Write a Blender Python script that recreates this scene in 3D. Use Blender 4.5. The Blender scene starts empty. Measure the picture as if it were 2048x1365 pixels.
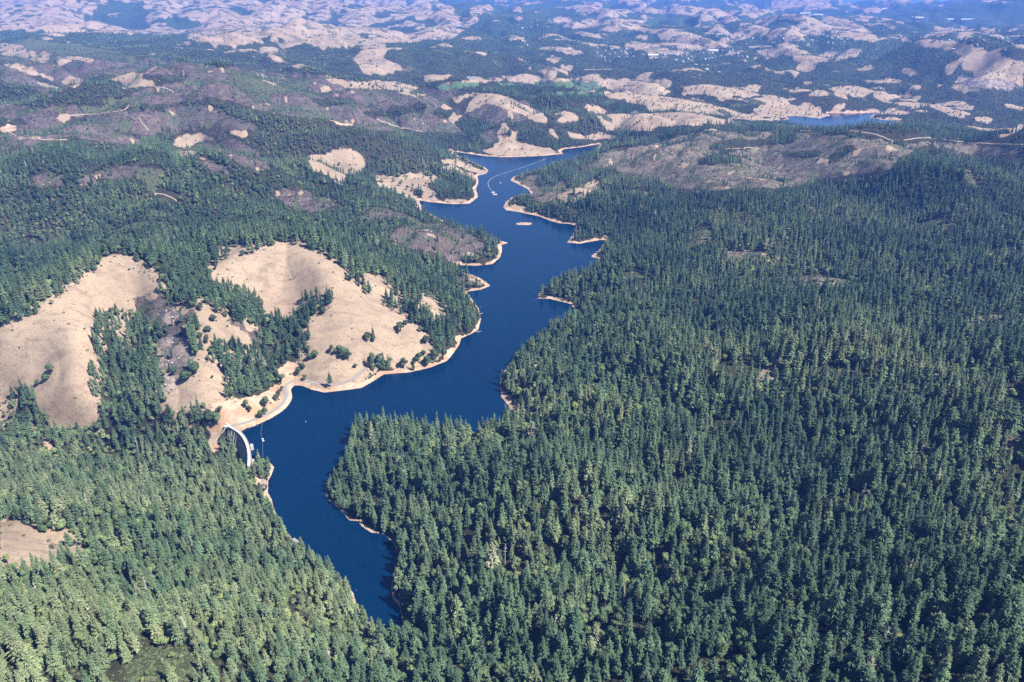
import bpy, bmesh, math, random
import numpy as np
from mathutils import Vector
R = math.radians
random.seed(11); RNG = np.random.default_rng(11)
SC = bpy.context.scene
COL = SC.collection

# ------------------------------------------------------------------ camera, sky, sun, exposure
H = 750.0            # camera height above the lake
PITCH = R(26.9)      # below the horizon
FOC = 1462.0         # focal length in photo pixels (2048 wide)
cam_d = bpy.data.cameras.new('camera'); cam = bpy.data.objects.new('camera', cam_d); COL.objects.link(cam)
cam.location = (0, 0, H); cam.rotation_euler = (math.pi/2-PITCH, 0, 0)
cam_d.sensor_width = 36; cam_d.lens = FOC/2048*36; cam_d.clip_start = 1; cam_d.clip_end = 200000
SC.camera = cam

SUN_EL, SUN_AZ = 51.0, 114.0       # azimuth clockwise from the view direction (+Y)
wd = bpy.data.worlds.new("World"); SC.world = wd; wd.use_nodes = True
nt = wd.node_tree; bg = nt.nodes['Background']
sky = nt.nodes.new('ShaderNodeTexSky'); sky.sky_type = 'NISHITA'; sky.sun_disc = False
sky.sun_elevation = R(SUN_EL); sky.sun_rotation = R(SUN_AZ); sky.altitude = 900
sky.air_density = 1.0; sky.dust_density = 0.6; sky.ozone_density = 3.0
nt.links.new(sky.outputs[0], bg.inputs[0]); bg.inputs[1].default_value = 0.07
sl = bpy.data.lights.new('sun', 'SUN'); sl.energy = 5.0; sl.angle = R(0.5); sl.color = (1.0, 0.95, 0.87)
so = bpy.data.objects.new('sun', sl); COL.objects.link(so)
sd = Vector((math.sin(R(SUN_AZ))*math.cos(R(SUN_EL)), math.cos(R(SUN_AZ))*math.cos(R(SUN_EL)), math.sin(R(SUN_EL))))
so.rotation_euler = (-sd).to_track_quat('-Z', 'Y').to_euler()
SC.view_settings.view_transform = 'Standard'; SC.view_settings.look = 'None'
SC.view_settings.gamma = 1; SC.view_settings.exposure = 1.45
SC.cycles.volume_bounces = 0; SC.cycles.max_bounces = 5; SC.cycles.diffuse_bounces = 2
SC.cycles.volume_step_rate = 10
HAZE_D, HAZE_COL = 4.1e-5, (.11, .29, 1.0)
SC.cycles.use_denoising = False

# ------------------------------------------------------------------ camera maths (photo pixels <-> world)
CA, SA = math.cos(PITCH), math.sin(PITCH)
def ray(px, py):
    x = (np.asarray(px, float)-1024)/FOC; v = (682.5-np.asarray(py, float))/FOC
    return x, CA+v*SA, -SA+v*CA
def P(px, py, z=0.0):
    dx, dy, dz = ray(px, py); t = (z-H)/dz
    return dx*t, dy*t
def proj(x, y, z):
    dep = y*CA-(z-H)*SA; up = y*SA+(z-H)*CA
    dep = np.maximum(dep, 1.0)
    return 1024+FOC*x/dep, 682.5-FOC*up/dep, dep

# ------------------------------------------------------------------ noise
_perm = RNG.permutation(512); _perm = np.concatenate([_perm, _perm, _perm])
_ga = RNG.random(512)*2*np.pi; _gx, _gy = np.cos(_ga), np.sin(_ga)
def pn(x, y, seed=0):
    x = np.asarray(x, float)+seed*37.17; y = np.asarray(y, float)+seed*91.3
    xi = np.floor(x).astype(np.int64); yi = np.floor(y).astype(np.int64)
    xf = x-xi; yf = y-yi; xi &= 511; yi &= 511
    u = xf*xf*xf*(xf*(xf*6-15)+10); v = yf*yf*yf*(yf*(yf*6-15)+10)
    def g(a, b, fx, fy):
        h = _perm[(_perm[a & 511]+b) & 511]
        return _gx[h]*fx+_gy[h]*fy
    a = g(xi, yi, xf, yf); b = g(xi+1, yi, xf-1, yf)
    c = g(xi, yi+1, xf, yf-1); d = g(xi+1, yi+1, xf-1, yf-1)
    return 1.5*((a+(b-a)*u)*(1-v)+(c+(d-c)*u)*v)
def sm(a, b, x):
    t = np.clip((x-a)/(b-a), 0, 1); return t*t*(3-2*t)
def in_poly(poly, x, y):
    poly = np.asarray(poly, float); out = np.zeros(x.shape, bool)
    sel = np.nonzero((x >= poly[:, 0].min()) & (x <= poly[:, 0].max()) & (y >= poly[:, 1].min()) & (y <= poly[:, 1].max()))
    xs, ys = x[sel], y[sel]; r = np.zeros(xs.shape, bool)
    n = len(poly)
    for i in range(n):
        x0, y0 = poly[i]; x1, y1 = poly[(i+1) % n]
        if y0 == y1: continue
        c = ((y0 > ys) != (y1 > ys)) & (xs < (x1-x0)*(ys-y0)/(y1-y0)+x0)
        r ^= c
    out[sel] = r
    return out
def pp(s):
    v = [float(a) for a in s.replace(',', ' ').split()]
    return np.array(v).reshape(-1, 2)

# ------------------------------------------------------------------ lake outline (photo pixels, on the water plane)
LAKE = pp("""500,908 512,914 540,926 549,934 545,947 537,962 536,985 544,1000 549,1022 562,1047 585,1078 612,1104 650,1134 688,1162
708,1188 712,1206 730,1238 762,1266 792,1272 806,1250 800,1216 784,1196 781,1176 786,1150 800,1120 788,1088 766,1068 742,1066 724,1054
715,1044 697,1041 688,1028 672,1013 655,1000 650,985 652,965 668,945 688,930 694,905 698,880 706,862 740,856 790,856 850,860 905,868 940,876 975,870 1000,846
1028,826 1012,806 1002,794 1000,772 1000,755 1012,738 1036,708 1072,680 1112,655 1140,640 1152,622 1140,608 1120,603 1100,598 1076,598
1074,592 1082,580 1110,566 1142,554 1178,545 1200,532 1196,517 1180,514 1198,500 1212,480 1200,480 1160,488 1133,486 1142,474 1150,462 1151,452 1140,448
1118,447 1098,441 1078,433 1052,428 1040,425 1012,421 1006,414 1012,404 1024,394 1044,390 1062,388 1056,379 1042,372 1020,361 1026,354 1050,346 1090,336 1130,326
1170,316 1192,302 1200,288 1168,294 1128,299 1122,304 1128,308 1090,312 1050,314 1010,315 970,313 930,307 904,303 920,314 945,324 972,336 977,342
972,348 955,352 957,366 952,378 956,394 940,408 905,409 862,405 838,401 846,420 880,438 930,460 975,478 1000,482 1019,486 1004,490
1004,504 1000,516 985,529 950,532 912,530 930,545 960,556 982,572 962,580 934,584 945,600 958,618 962,640 957,660 944,668 922,677
919,690 900,716 893,723 860,736 815,746 768,749 742,766 722,777 690,781 650,786 622,780 604,771 588,771 578,782 579,798 567,817
541,837 512,850 484,863 490,874 497,890""")
LAKE2 = pp("""1566,241 1580,239 1576,236 1572,233 1600,233 1640,238 1662,232 1655,226 1700,227 1756,225 1740,233 1744,238 1790,243 1806,246
1780,253 1740,258 1700,262 1640,262 1600,256 1572,248""")
LAKE3 = pp("""1996,272 2014,274 2030,266 2048,256 2090,250 2100,285 2040,284 2000,280""")
Z2 = 20.0
LAKE_W = np.array(P(LAKE[:, 0], LAKE[:, 1], 0)).T
LAKE2_W = np.array(P(LAKE2[:, 0], LAKE2[:, 1], Z2)).T
LAKE3_W = np.array(P(LAKE3[:, 0], LAKE3[:, 1], Z2)).T
ISLE = np.array(P(1048, 448, 0))
def dist_poly(poly, x, y):
    """signed distance to a closed polygon, positive outside"""
    d2 = np.full(x.shape, 1e18); n = len(poly)
    for i in range(n):
        ax, ay = poly[i]; bx, by = poly[(i+1) % n]
        ex, ey = bx-ax, by-ay; L = ex*ex+ey*ey+1e-9
        t = np.clip(((x-ax)*ex+(y-ay)*ey)/L, 0, 1)
        d2 = np.minimum(d2, (x-ax-t*ex)**2+(y-ay-t*ey)**2)
    return np.sqrt(d2)*np.where(in_poly(poly, x, y), -1, 1)

# ------------------------------------------------------------------ terrain: control heights (photo px, py, metres above the lake)
CTRL = """
0,1365,200 200,1365,180 400,1365,150 600,1365,105 720,1365,80 820,1365,65 920,1365,85 1050,1365,120 1200,1365,150 1400,1365,185 1700,1365,205 2048,1365,240
0,1200,160 200,1200,140 400,1200,95 550,1160,45 640,1200,42 1000,1200,85 900,1250,55
0,1070,120 80,1075,110 160,1080,92 0,980,50 200,990,48 400,1010,34 480,980,26 520,1010,14
470,925,-30 440,915,-38 350,905,-42 200,890,-48 0,868,-50 300,850,0 420,885,-16
0,838,5 130,840,8 215,525,178 60,635,130 0,668,115 320,572,150 270,545,165 185,700,95 100,700,95 150,600,140 170,800,40 95,760,40 40,740,60
0,600,70 0,540,80 100,480,70 200,480,90 260,470,100 340,520,100 0,430,120 150,430,130
250,650,75 220,760,30 330,600,140 350,655,108 360,705,75 430,640,112 480,690,72 420,760,42 500,760,28 560,740,16 260,820,10 340,820,18
450,835,22 520,800,24 400,845,10 600,745,14
560,660,62 600,610,80 540,560,112 460,600,100
585,484,172 500,508,150 440,500,140 460,545,130 700,560,128 640,540,150 650,610,100 760,600,90 800,650,58 850,672,38 700,700,46 620,720,34 650,690,50 890,612,42 690,640,80 900,660,22 800,560,80
650,430,70 800,500,48 700,470,75 880,570,26 560,420,95 900,590,24 740,520,80
870,480,62 830,450,76 950,500,20 920,462,26 780,480,72
300,400,140 100,370,180 0,300,220 200,320,205 400,330,165 550,370,120 700,400,62 770,350,42 900,350,26 680,320,95 600,280,150 850,310,50 750,260,110 860,385,14 925,370,24
390,270,165 350,300,135 460,300,140 200,210,260 450,165,300 0,240,235 100,250,215 300,220,240
1000,190,130 1020,205,125 900,225,95 1110,220,100 1220,230,66 950,275,36 1080,280,26 1010,290,16 860,250,80 800,225,130 700,170,200 830,190,135
1100,175,40 950,170,42 1200,185,42 870,172,50
1400,262,100 1560,262,96 1650,266,98 1750,272,104 1900,288,150 2048,292,160 1650,300,128
1270,310,52 1250,350,44 1180,370,36 1500,350,88 1750,330,120 2000,330,152 1400,400,68 1300,450,44 1600,450,88 1900,450,128 1250,520,44 1400,550,80 1700,550,92 2000,550,122
1120,340,20 1080,400,20 1120,425,22 1190,455,26 1110,575,18 1160,530,20
1150,670,34 1250,620,58 1200,700,55 1100,750,42 1400,700,92 1550,740,122 1800,700,110 2000,700,140 1060,900,44 950,920,40 830,930,32 750,930,22 1200,900,82 1400,950,102 1600,960,118 1850,900,150 2048,850,185
1000,1050,60 900,1150,42 850,1110,26 1160,975,92 1200,1150,92 1400,1150,130 1700,1150,165 2048,1100,205
1060,800,26 1030,740,20
0,170,200 60,100,215 100,175,190 190,120,230 250,150,220 310,170,225 0,60,150 200,75,160 350,100,190 280,120,200 600,120,160 520,95,135
450,52,280 590,40,345 545,60,300 500,88,120 640,95,120 560,98,110 470,97,110 420,85,130 680,80,170 720,135,150 740,95,190 800,80,120 800,165,80 900,120,150 1000,100,90 1000,150,60
850,60,150 1250,80,100 1150,100,90 1300,130,50 1450,150,60 1350,105,30 1250,100,80 1130,95,120 1250,60,120 1350,60,150 1420,60,90
1560,90,80 1520,120,60 1600,105,110 1600,145,60 1700,110,110 1640,58,150 1720,50,150 1760,75,60 1790,66,100 1830,80,100 1690,70,80
1900,83,280 1840,92,230 1960,97,265 2048,128,225 1900,175,60 2048,180,75 1780,110,120 1800,150,60 1960,150,120 1600,178,92 1560,200,60 1660,185,85 1700,198,50 1680,205,70
1600,226,26 1500,226,30 1550,212,50 1390,195,60 1440,225,50 1320,235,60 1850,230,40 1760,215,34 1950,215,50 1900,255,60 1850,262,70 1790,262,60
200,58,80 200,10,340 60,10,320 130,40,190 350,14,330 300,45,180 480,12,320 400,45,170 700,4,340 620,25,220 880,40,180 960,30,100 1050,40,150 1150,30,100 1290,25,120 1400,22,160 1500,30,90
1600,30,40 1700,22,60 1800,35,30 1900,45,30 1950,60,50 2040,3,330 1950,12,230 1880,25,100 1820,62,70 1950,70,60
"""
cp = np.array([[float(a) for a in s.split(',')] for s in CTRL.split()])
cx, cy = P(cp[:, 0], cp[:, 1], cp[:, 2]); cz = cp[:, 2]
def resample(poly, step):
    out = []
    for i in range(len(poly)):
        a = poly[i]; b = poly[(i+1) % len(poly)]; n = max(1, int(np.hypot(*(b-a))/step))
        for k in range(n): out.append(a+(b-a)*k/n)
    return np.array(out)
shore = resample(LAKE_W, 70); shore2 = resample(LAKE2_W, 200); shore3 = resample(LAKE3_W, 200)
inner = []
for px, py in ((1050, 520), (1030, 620), (960, 720), (850, 790), (640, 850), (590, 930), (640, 1050), (740, 1150), (1000, 350), (1050, 470), (970, 430)):
    inner.append(P(px, py, 0))
inner = np.array(inner)
far = []                                     # anchor ring beyond the visible hills
for az in np.linspace(-62, 62, 12):
    for D, z in ((19000, 60), (30000, 40), (60000, 40)):
        far.append((math.sin(R(az))*D, math.cos(R(az))*D, z))
for az in (-60, -52, 52, 60):
    for D in (400, 900, 1800, 3500, 7000): far.append((math.sin(R(az))*D, math.cos(R(az))*D, 110+.01*D))
for az in (-50, -25, 0, 25, 50): far.append((math.sin(R(az))*180, math.cos(R(az))*180, 190))
far = np.array(far)
KX = np.concatenate([cx, shore[:, 0], shore2[:, 0], shore3[:, 0], inner[:, 0], far[:, 0]])/1000
KY = np.concatenate([cy, shore[:, 1], shore2[:, 1], shore3[:, 1], inner[:, 1], far[:, 1]])/1000
KZ = np.concatenate([cz, np.zeros(len(shore)), np.full(len(shore2), Z2), np.full(len(shore3), Z2), np.full(len(inner), -4.0), far[:, 2]])
MQ = 0.05
A = np.sqrt((KX[:, None]-KX)**2+(KY[:, None]-KY)**2+MQ*MQ)
A[np.diag_indices(len(A))] -= 0.004
n = len(KX); M = np.zeros((n+1, n+1)); M[:n, :n] = A; M[:n, n] = 1; M[n, :n] = 1
W = np.linalg.solve(M, np.append(KZ, 0))

# log-polar grid round the camera's foot: dense near, wide far
TH0, TH1, NT = -R(60), R(60), 1180
rr = [160.0]
while rr[-1] < 70000:
    r = rr[-1]; k = 0.0034 if r < 1600 else 0.0046 if r < 5000 else 0.0075 if r < 16000 else 0.02
    rr.append(r*(1+k))
rr = np.array(rr); NR = len(rr); th = np.linspace(TH0, TH1, NT)
CS = 8
ci = np.arange(0, NR+CS, CS); cr = np.interp(ci, np.arange(NR), rr); cr[ci >= NR] = rr[-1]*1.05
cj = np.arange(0, NT+CS, CS); ct = TH0+cj*(TH1-TH0)/(NT-1)
CX = cr[:, None]*np.sin(ct)[None]/1000; CY = cr[:, None]*np.cos(ct)[None]/1000
ZC = np.zeros(CX.shape)
for i in range(len(cr)):
    ZC[i] = np.sqrt((CX[i][:, None]-KX)**2+(CY[i][:, None]-KY)**2+MQ*MQ) @ W[:n]+W[n]
def cubic_mat(N, M_):
    t = np.arange(N)/CS; i = np.floor(t).astype(int); f = t-i; m = np.zeros((N, M_))
    w = [-.5*f+f*f-.5*f**3, 1-2.5*f*f+1.5*f**3, .5*f+2*f*f-1.5*f**3, -.5*f*f+.5*f**3]
    for k in range(4):
        np.add.at(m, (np.arange(N), np.clip(i-1+k, 0, M_-1)), w[k])
    return m
Z = cubic_mat(NR, len(cr)) @ ZC @ cubic_mat(NT, len(ct)).T
RR = np.repeat(rr[:, None], NT, 1); TT = np.repeat(th[None], NR, 0)
X = RR*np.sin(TT); Y = RR*np.cos(TT)

# distance to the lakes
near = rr < 5600
DS = np.full(X.shape, 9999.0); DS[near] = dist_poly(LAKE_W, X[near], Y[near])
D2 = np.full(X.shape, 9999.0)
D2[near] = np.minimum(dist_poly(LAKE2_W, X[near], Y[near]), dist_poly(LAKE3_W, X[near], Y[near]))
# relief: rounded spurs with sharp gullies
def billow(wl, seed): return np.abs(pn(X/wl, Y/wl, seed))*2.2
b1 = billow(1500, 1); wx = pn(X/600, Y/600, 9)*120; wy = pn(X/600, Y/600, 10)*120
def billow2(wl, seed): return np.abs(pn((X+wx)/wl, (Y+wy)/wl, seed))*2.2
b2 = billow2(620, 2); b3 = billow2(300, 3); b4 = billow2(140, 4); b5 = pn(X/45, Y/45, 5)
farw = sm(4200, 9000, RR)
shorew = sm(10, 160, DS)*sm(10, 1100, D2)
GUL = (b2*.45+b3*.35+b4*.2)
wx2 = pn(X/2200, Y/2200, 15)*900; bf1 = 1-np.clip(np.abs(pn((X+wx2)/3000, (Y-.6*wx2)/2300, 12))*2.0, 0, 1.2); bf2 = np.abs(pn((X+wx+.3*wx2)/520, (Y+wy)/1100, 13))*2.2; bf3 = billow2(260, 14)
GUL = GUL*(1-farw)+farw*(bf1*.42+bf2*.38+bf3*.2)
nearw = 1-farw
Z += shorew*(nearw*((b2-.45)*(15+48*sm(1800, 3200, RR)*sm(10, 500, DS)+12*sm(700, 1200, X))+(b3-.45)*(22+12*sm(2000, 3800, RR))+(b4-.4)*8+b5*.8)+farw*((bf1-.55)*150+(bf2-.45)*(75-25*sm(.05, -.1, TT))+(bf3-.4)*14))+farw*(b1-.45)*sm(9000, 14000, RR)*60
VALLEY = np.array([P(*p) for p in ((484, 866, 0), (470, 858, 0), (440, 868, 0), (300, 850, 0), (0, 830, 0), (-200, 860, 0), (0, 925, 0), (300, 930, 0), (440, 945, 0), (500, 935, 0), (497, 908, 0), (496, 888, 0), (491, 876, 0))])
val = np.zeros(X.shape); nr2 = (rr > 800) & (rr < 2000)
dv = dist_poly(VALLEY, X[nr2], Y[nr2]); val[nr2] = sm(25, -5, dv)
floor = np.minimum(np.maximum(DS, 0)*.16, 10)
Zf = np.where(DS > 0, np.maximum(Z, floor)+0, -np.minimum(-DS*.22, 12)-.3)
Zf = np.where((DS > 0) & (DS < 30), Zf*sm(-6, 30, DS)+floor*(1-sm(-6, 30, DS)), Zf)
Z = np.where(near[:, None], Zf*(1-val)+np.minimum(Z, -6-20*val)*val, Z)
fl2 = np.minimum(np.maximum(D2, 0)*.05, 8)+Z2
Z = np.where(D2 < 0, Z2-2-np.minimum(-D2*.1, 8), np.where(D2 < 400, np.maximum(Z, fl2), Z))
isl = np.hypot((X-ISLE[0])/26, (Y-ISLE[1])/14); Z = np.maximum(Z, np.where(isl < 1.6, 1.8*(1.05-isl)+pn(X/6, Y/6, 3)*.2, -50))
BAY = (RR > 20500) & (TT > R(18)); Z = np.where(BAY, np.minimum(Z, 60)*.12-9, Z)
Z = np.where((RR > 22500) & (TT > R(18)), -25, Z)

def sample(F, x, y):
    r = np.hypot(x, y); t = np.arctan2(x, y)
    a = np.interp(r, rr, np.arange(NR)); b = (t-TH0)/(TH1-TH0)*(NT-1)
    a = np.clip(a, 0, NR-1.001); b = np.clip(b, 0, NT-1.001)
    i = a.astype(int); j = b.astype(int); f = a-i; g = b-j
    return (F[i, j]*(1-g)+F[i, j+1]*g)*(1-f)+(F[i+1, j]*(1-g)+F[i+1, j+1]*g)*f
def sample_near(F, x, y):
    r = np.hypot(x, y); t = np.arctan2(x, y)
    i = np.clip(np.rint(np.interp(r, rr, np.arange(NR))).astype(int), 0, NR-1)
    j = np.clip(np.rint((t-TH0)/(TH1-TH0)*(NT-1)).astype(int), 0, NT-1)
    return F[i, j]
RS = np.exp(np.linspace(math.log(250), math.log(40000), 3000))
def hit(px, py):
    """where the photo pixel's ray meets the ground"""
    dx, dy, dz = ray(px, py); hd = math.hypot(dx, dy)
    xs, ys = dx/hd*RS, dy/hd*RS; zr = H+dz/hd*RS
    b = np.nonzero(zr < np.maximum(sample(Z, xs, ys), 0 if hd else 0))[0]
    k = b[0] if len(b) else -1
    return xs[k], ys[k], float(sample(Z, xs[k:k+1] if k >= 0 else xs[-1:], ys[k:k+1] if k >= 0 else ys[-1:])[0])

# ------------------------------------------------------------------ road: cut a level bench into the slope
ROAD_PX = pp("464,852 490,846 513,836 542,823 560,811 571,797 573,786 568,776 575,765 589,759 608,761 639,768 672,771 700,765 718,756 730,742")
ROAD2_PX = pp("504,915 516,935 524,955 526,975 532,1000 546,1030 572,1063 601,1084 630,1106 668,1140")
def smooth_line(pts, step):
    pts = np.array(pts, float)
    for _ in range(3):
        q = [pts[0]]
        for a, b in zip(pts[:-1], pts[1:]): q += [a*.75+b*.25, a*.25+b*.75]
        q.append(pts[-1]); pts = np.array(q)
    s = np.concatenate([[0], np.cumsum(np.hypot(*np.diff(pts, axis=0).T))]); m = max(2, int(s[-1]/step))
    t = np.linspace(0, s[-1], m); return np.stack([np.interp(t, s, pts[:, 0]), np.interp(t, s, pts[:, 1])], 1)
DECK = 6.5
roads = []
for rp in (ROAD_PX, ROAD2_PX):
    line = smooth_line(np.array(P(rp[:, 0], rp[:, 1], 6.0)).T, 5)
    z = sample(Z, line[:, 0], line[:, 1]); k = np.ones(15)/15
    z = np.convolve(np.pad(z, 7, mode='edge'), k, 'valid'); z = np.clip(z, 4.5, 14)
    w = sm(0, 60, np.arange(len(z))*5.0); z = DECK*(1-w)+z*w
    roads.append((line, z))
    sub = (rr > np.hypot(*line.T).min()-40) & (rr < np.hypot(*line.T).max()+40)
    xs, ys = X[sub], Y[sub]; best = np.full(xs.shape, 1e9); zz = np.zeros(xs.shape)
    for (a, b), za in zip(line, z):
        d = np.hypot(xs-a, ys-b); m = d < best; best = np.where(m, d, best); zz = np.where(m, za, zz)
    w = sm(13, 6, best)*(1.0 if rp is ROAD_PX else 0.0); Z[sub] = Z[sub]*(1-w)+(zz-.45)*w
    DS[sub] = np.where((best < 9) & (DS[sub] > 0), np.maximum(DS[sub], 0.0), DS[sub])
    if rp is ROAD_PX: RD = np.full(X.shape, 1e9)
    if rp is ROAD_PX: RD[sub] = np.minimum(RD[sub], best)
    else:
        g_ = np.minimum(np.hypot(xs-P(603, 1084, 6)[0], ys-P(603, 1084, 6)[1]), np.hypot(xs-P(521, 962, 6)[0], ys-P(521, 962, 6)[1]))
        RD[sub] = np.minimum(RD[sub], np.where(g_ < 11, best, 99))

# ------------------------------------------------------------------ land cover, read off the photo where the ground is seen
PX, PY, DEP = proj(X, Y, Z)
TOPX, TOPY, _ = proj(X, Y, Z+27)
tanv = (Z-H)/RR; vis = tanv >= np.maximum.accumulate(tanv, 0)-3/RR
wnx = pn(TT*170, np.log(RR)*170, 21)*7+pn(TT*420, np.log(RR)*420, 22)*5
wny = pn(TT*170, np.log(RR)*170, 23)*4.5+pn(TT*420, np.log(RR)*420, 24)*3.2
ws = np.clip(PY/500, .5, 1); QX, QY = PX+wnx*ws, PY+wny*ws; UX, UY = TOPX+wnx*ws, TOPY+wny*ws
FOREST, GRASS, CHAP, BARE, ROCK, GOLF, BRUSH = range(7)
GRASS_P = [pp(s) for s in """
0,668 60,635 140,580 205,533 218,516 226,528 250,534 290,552 318,572 300,577 272,580 245,602 215,606 188,604 182,640 178,662 186,700 170,716 172,760 188,790 180,815 165,832 130,830 115,838 95,835 85,820 72,790 60,760 40,750 25,755 8,790 0,830
230,645 245,625 251,640 245,660
495,515 520,500 560,487 590,484 630,505 680,530 692,548 712,572 735,590 745,585 738,566 712,540 760,556 782,575 800,600 790,622 815,640 845,662 868,682 858,705 835,722 800,730 760,716 735,722 722,745 690,762 640,766 600,755 598,735 625,700 612,672 622,652 650,620 680,592 670,575 650,570 640,590 625,570 605,570 595,600 585,615 575,620 535,610 520,590 510,570 480,555 455,548 415,550 425,535 455,515 440,505 460,500 490,490 496,500
840,590 858,596 896,612 880,618 848,608
392,600 415,615 440,625 455,645 490,660 500,682 470,672 430,660 412,690 405,720 440,732 450,760 440,775 390,760 400,700 408,660 395,640
425,775 400,790 330,800 320,770 345,745 400,760 440,770
0,1045 55,1037 60,1055 90,1065 120,1060 160,1065 165,1080 130,1085 90,1090 85,1105 40,1110 0,1115
610,315 640,310 690,295 735,315 720,330 690,340 685,360 670,350 650,335 620,325
750,350 770,352 795,355 820,345 840,347 856,352 880,352 868,366 872,378 852,380 856,392 880,400 942,400 940,408 900,408 840,400 832,390 800,375 765,362 752,362
880,320 917,317 925,322 950,335 977,343 960,350 940,343 910,330 885,325
1005,412 1030,410 1052,415 1048,426 1015,421
1175,370 1150,377 1195,358 1205,362 1190,372 1172,380 1130,392 1110,400 1120,388
850,400 835,398 838,404
960,303 985,292 1000,283 992,265 1005,255 1000,246 1012,246 1022,262 1040,262 1030,282 1060,290 1095,296 1127,308 1050,313 990,312
880,212 905,195 950,186 1000,190 1030,200 1060,214 1090,235 1075,245 1040,228 1000,214 975,206 930,228 905,248 895,240 915,215 890,222
1050,214 1075,220 1060,236 1085,248 1100,244 1085,225
1100,232 1130,228 1110,243 1125,246 1165,240 1150,228 1128,222
815,240 850,228 842,236 820,244
1165,208 1195,212 1225,232 1195,226 1180,224 1162,214
1090,252 1110,262 1120,280 1100,268
1130,260 1150,268 1170,272 1200,266 1240,275 1215,278 1180,280 1140,275
1265,180 1320,175 1345,185 1300,196 1260,192
1268,222 1290,230 1325,240 1310,252 1270,242 1255,230
870,168 900,165 1010,152 1100,156 1180,160 1230,156 1345,160 1340,175 1290,188 1240,200 1205,190 1215,176 1180,166 1100,164 1000,161 930,168
650,150 700,165 760,162 800,165 840,176 820,185 860,190 830,195 780,180 700,178 650,160
1545,215 1540,200 1565,204 1560,195 1590,196 1610,200 1640,212 1690,232 1650,238 1600,235 1560,235 1520,228
1560,176 1600,174 1625,178 1600,186 1640,180 1690,192 1700,200 1650,192 1640,200 1620,198 1600,190
1660,205 1680,197 1695,205 1690,218 1665,222
1378,196 1395,196 1430,212 1420,220 1385,205
1380,222 1410,218 1430,225 1400,240 1374,232
1410,183 1460,180 1468,190 1445,204 1430,192
1480,190 1520,178 1510,192 1485,198
1450,240 1480,228 1530,224 1560,232 1560,242 1500,240 1470,238 1430,252 1420,246
1350,242 1420,245 1400,252 1340,250
1668,226 1700,220 1760,218 1755,225 1700,228
1745,236 1790,234 1810,243 1780,242 1745,240
1700,180 1735,180 1720,192 1705,192
1745,190 1790,188 1850,192 1830,205 1800,200 1780,208 1750,198
1855,212 1880,205 1920,200 1950,215 1940,232 1900,230 1870,218
2010,208 2048,212 2048,222 2015,215
1990,275 2010,268 2048,245 2048,258 2020,270 2000,276
1840,90 1870,84 1900,80 1930,88 1960,97 2048,128 2048,175 2010,170 1980,155 1950,150 1925,135 1950,125 1920,112 1900,100 1870,96 1845,96
1895,180 1915,160 1950,150 1990,160 2048,175 2048,182 1990,178 1950,182
1512,100 1580,94 1620,104 1600,113 1560,112 1540,118 1520,108
1520,112 1512,122 1500,118
1615,115 1660,103 1680,104 1665,118 1640,126 1625,122
1665,120 1690,104 1720,104 1715,112 1680,122
1588,142 1608,116 1635,138 1610,144
1712,140 1725,126 1745,132 1760,138 1740,142
1800,142 1820,136 1840,150 1820,150
1745,160 1800,160 1805,166 1760,166
1560,60 1590,48 1640,40 1700,42 1730,55 1758,74 1730,74 1700,62 1710,76 1680,72 1650,62 1640,72 1610,70
1735,86 1780,68 1808,72 1828,86 1800,82 1770,78
1856,66 1870,52 1930,52 1960,60 2010,66 1990,72 1930,62 1900,62 1880,70
1150,48 1220,22 1260,17 1330,18 1480,22 1470,30 1420,35 1340,28 1260,26
1090,45 1120,32 1140,36 1150,46
1110,45 1200,42 1240,50 1340,62 1330,68 1240,58 1200,55 1150,58
1070,100 1100,92 1140,96 1170,106 1150,112 1110,102
1095,118 1105,111 1125,116 1115,125
1120,130 1150,132 1140,145 1125,142
1335,72 1380,76 1420,84 1400,90 1360,80
1410,65 1480,60 1536,58 1536,72 1500,75 1450,72
1500,20 1560,18 1600,10 1620,12 1540,25 1510,30
1290,105 1310,92 1325,100 1318,108
360,78 420,72 455,50 500,42 545,52 590,42 620,50 650,68 685,80 655,82 650,102 630,92 610,84 590,92 565,98 545,88 525,88 500,80 470,95 440,88 400,82
350,85 380,82 380,92 355,90
730,88 748,76 776,100 760,115 780,122 820,140 826,148 790,142 770,150 735,150 710,125 705,118 718,108
695,78 712,78 710,92 695,100
0,86 48,92 55,102 60,118 45,116 0,108
58,102 108,106 90,128 62,122
112,114 145,112 196,118 178,130 150,118 114,132
0,122 40,128 85,148 105,155 110,165 85,155 60,150 10,132
65,160 120,176 130,186 100,180 72,168
122,165 135,152 168,157 160,170 145,178
150,200 190,178 220,155 250,148 290,146 275,155 320,168 240,180 260,160 215,172 170,190 155,200
100,182 125,190 128,200 110,195
405,145 450,136 448,148 440,140 410,150
505,150 530,148 545,165 580,150 570,160 552,172
630,160 625,170 660,175 670,190 650,200 690,190 640,182
185,40 200,55
110,238 125,226 145,230 160,240 135,247 118,244
355,275 375,268 400,268 430,275 430,282 400,282 380,296 355,296 345,290
""".strip().split('\n')]
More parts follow.
